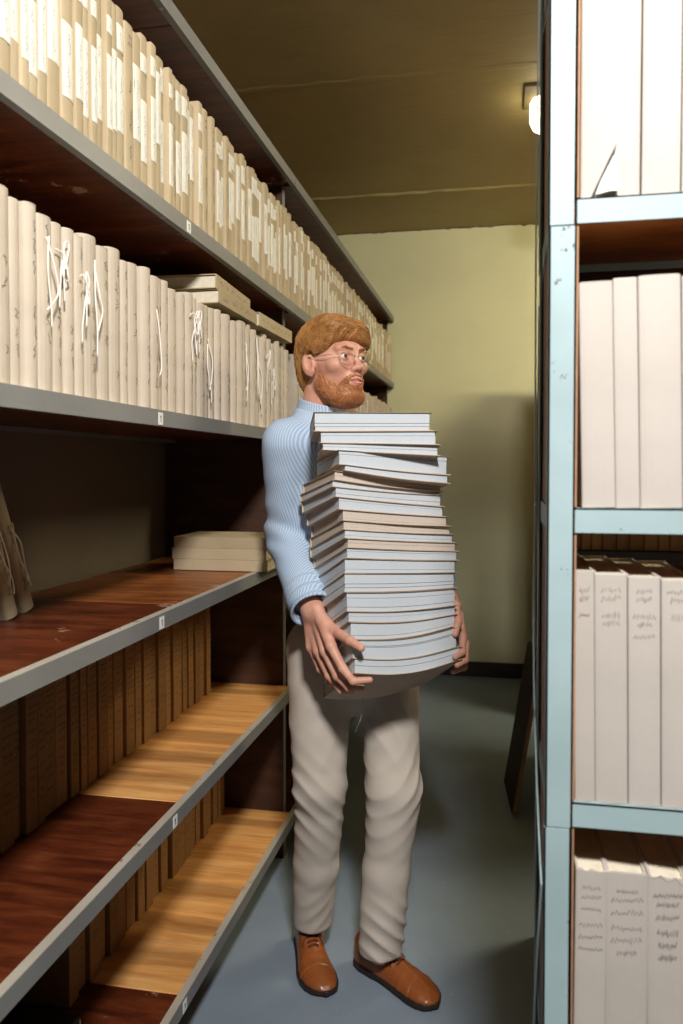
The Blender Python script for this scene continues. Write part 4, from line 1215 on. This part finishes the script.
def volume(i, label):
    r = random.Random(300 + i)
    xl = at(XL[i], 500, CY).x
    yaw = (-.34 if i < 3 else -.10 if i < 5 else 0) + r.uniform(-.03, .03)
    rx = np.array([BR[0] * math.cos(yaw) - BR[1] * math.sin(yaw), BR[1] * math.cos(yaw) + BR[0] * math.sin(yaw)])
    # width so that the far corner meets its measured place
    d = CF + CR * ((XR[i] - 341.5) / FPX); tx = d.x / d.y
    Wd = (tx * CY - xl) / (rx[0] - tx * rx[1])
    Wd = max(.24, min(.33, Wd))
    back = np.array([-rx[1], rx[0]])
    T0, T1 = zlev(i), zlev(i + 1)
    def tilt(k): return math.radians(5 + 25 * (k / nB) ** 1.15)
    NU, NV = 14, 6
    origin = Vector((xl, CY, T1[0]))
    def P(u, v, w, grow=0.0):
        """u along the front, v to the back, w 0 = bottom, 1 = top"""
        zl = T1[0] * (1 - w) + T0[0] * w; zr = T1[1] * (1 - w) + T0[1] * w; sg = T1[2] * (1 - w) + T0[2] * w
        z = zl + (zr - zl) * u - sg * math.sin(PI * min(1, max(0, u)))
        tl = tilt(i + 1) * (1 - w) + tilt(i) * w
        dd = v * DEP
        x = xl + rx[0] * Wd * u + back[0] * dd * math.cos(tl); y = CY + rx[1] * Wd * u + back[1] * dd * math.cos(tl)
        return Vector((x, y, z - dd * math.sin(tl))) - origin
    th = max(.006, (T0[0] + T0[1] - T1[0] - T1[1]) / 2)
    cw = .0016 / th
    root = empty('paper_volume', origin, label, 'volume', 'volumes in the carried stack')
    def slab3(w0, w1, u0, u1, v0, v1, ripple=0):
        vs = []; fs = []; uvs = []; n1, n2 = NU + 1, NV + 1
        for w in (w0, w1):
            for a in range(n1):
                for c in range(n2): vs.append(P(u0 + (u1 - u0) * a / NU, v0 + (v1 - v0) * c / NV, w))
        k = lambda a, c, w: w * n1 * n2 + a * n2 + c
        def quad(q, uvq): fs.append(q); uvs.append(uvq)
        for a in range(NU):
            for c in range(NV):
                quad((k(a, c, 0), k(a, c + 1, 0), k(a + 1, c + 1, 0), k(a + 1, c, 0)), [(0, 0)] * 4)
                quad((k(a, c, 1), k(a + 1, c, 1), k(a + 1, c + 1, 1), k(a, c + 1, 1)), [(0, 0)] * 4)
            for c, fl in ((0, 0), (NV, 1)):
                q = (k(a, c, 0), k(a + 1, c, 0), k(a + 1, c, 1), k(a, c, 1)); uq = [(a / NU, 0), ((a + 1) / NU, 0), ((a + 1) / NU, th * 40), (a / NU, th * 40)]
                quad(q[::-1] if fl else q, uq[::-1] if fl else uq)
        for c in range(NV):
            for a, fl in ((0, 1), (NU, 0)):
                q = (k(a, c, 0), k(a, c + 1, 0), k(a, c + 1, 1), k(a, c, 1)); uq = [(c / NV, 0), ((c + 1) / NV, 0), ((c + 1) / NV, th * 40), (c / NV, th * 40)]
                quad(q[::-1] if fl else q, uq[::-1] if fl else uq)
        return vs, fs, [[(a_ + i * 3.1, b_ + i * 7.7) for a_, b_ in q] for q in uvs]
    tan = i in (5, 9, 10, 12)
    # layered page block: two or three gatherings with a hairline between
    ng = 1 if th < .02 else (2 if th < .04 else 3)
    b = MB(); UV = []
    ws = [cw] + sorted(r.uniform(.25, .75) for _ in range(ng - 1)) + [1 - cw * .6]
    for w0, w1 in zip(ws[:-1], ws[1:]):
        dv = r.uniform(0, .008)
        v, f, uv = slab3(w0 + .012, w1 - .012, .006 + r.uniform(0, .006), 1 - r.uniform(.004, .012), dv, .985); b.add(v, f); UV += uv
    me = b.mesh('pages', M['page_block_tan' if tan else 'page_block'])
    ul = me.uv_layers.new(name='edge'); flat = [c for q in UV for p in q for c in p]; ul.data.foreach_set('uv', flat)
    obj('pages', me, root)
    for nm, w0, w1 in (('front_cover', 1 - cw * .6, .992), ('back_cover', 0, cw)):
        v, f, uv = slab3(w0, w1, -.004, 1.012 + r.uniform(0, .018), -.018, 1.0); b = MB(); b.add(v, f); obj(nm, b.mesh(nm, M['stack_cover']), root)
    v, f, uv = slab3(0, 1, -.004, 1.008, 1.0, 1.012); b = MB(); b.add(v, f); obj('spine', b.mesh('spine', M['stack_cover']), root)
    if i == nB - 1:
        p = P(.36, .95, 0); b = MB(); b.tube([p, p + Vector((.002, -.012, -.03)), p + Vector((-.004, -.016, -.055)), p + Vector((-.016, -.018, -.085))], .0007, 5); obj('string', b.mesh('string', M['tape'], True), root)
    return root
M['stack_cover'] = simple('stack_cover_card', srgb(196, 178, 158), .8, .08, 14, .1)
for i in range(nB):
    if i == 0: lab = 'topmost white paper volume of the stack the man carries'
    elif i == nB - 1: lab = 'bottom volume of the carried stack, its card underside showing'
    else:
        tn = 'tan-edged' if i in (5, 9, 10, 12) else ('thin' if (LV[i + 1][0] - LV[i][0]) < 10.2 else 'thick')
        lab = f'{tn} white paper volume, {nth(i + 1)} from the top of the carried stack' if i < 11 else f'{tn} white paper volume, {nth(nB - i)} from the bottom of the carried stack'
        lab = lab.replace('tan-edged white', 'tan-edged')
    volume(i, lab)

# photographer's soft key light high behind the camera, aimed down the aisle
def area(name, loc, aim, size, power, col, spread=180):
    l = bpy.data.lights.new(name, 'AREA'); l.shape = 'DISK'; l.size = size; l.energy = power; l.color = col; l.spread = math.radians(spread)
    o = bpy.data.objects.new(name, l); COL.objects.link(o); o.location = loc
    o.rotation_euler = (Vector(aim) - Vector(loc)).to_track_quat('-Z', 'Y').to_euler(); return o
area('key_light', (.25, -.25, 2.88), (-.35, 2.0, .6), .30, 70, (1, .965, .93), 160)
w = bpy.data.worlds.new('world'); bpy.context.scene.world = w; w.use_nodes = True
w.node_tree.nodes['Background'].inputs[0].default_value = (.5, .5, .5, 1); w.node_tree.nodes['Background'].inputs[1].default_value = .004
vs_ = bpy.context.scene.view_settings; vs_.view_transform = 'Standard'; vs_.look = 'None'; vs_.gamma = 1; vs_.exposure = 0; vs_.use_curve_mapping = False
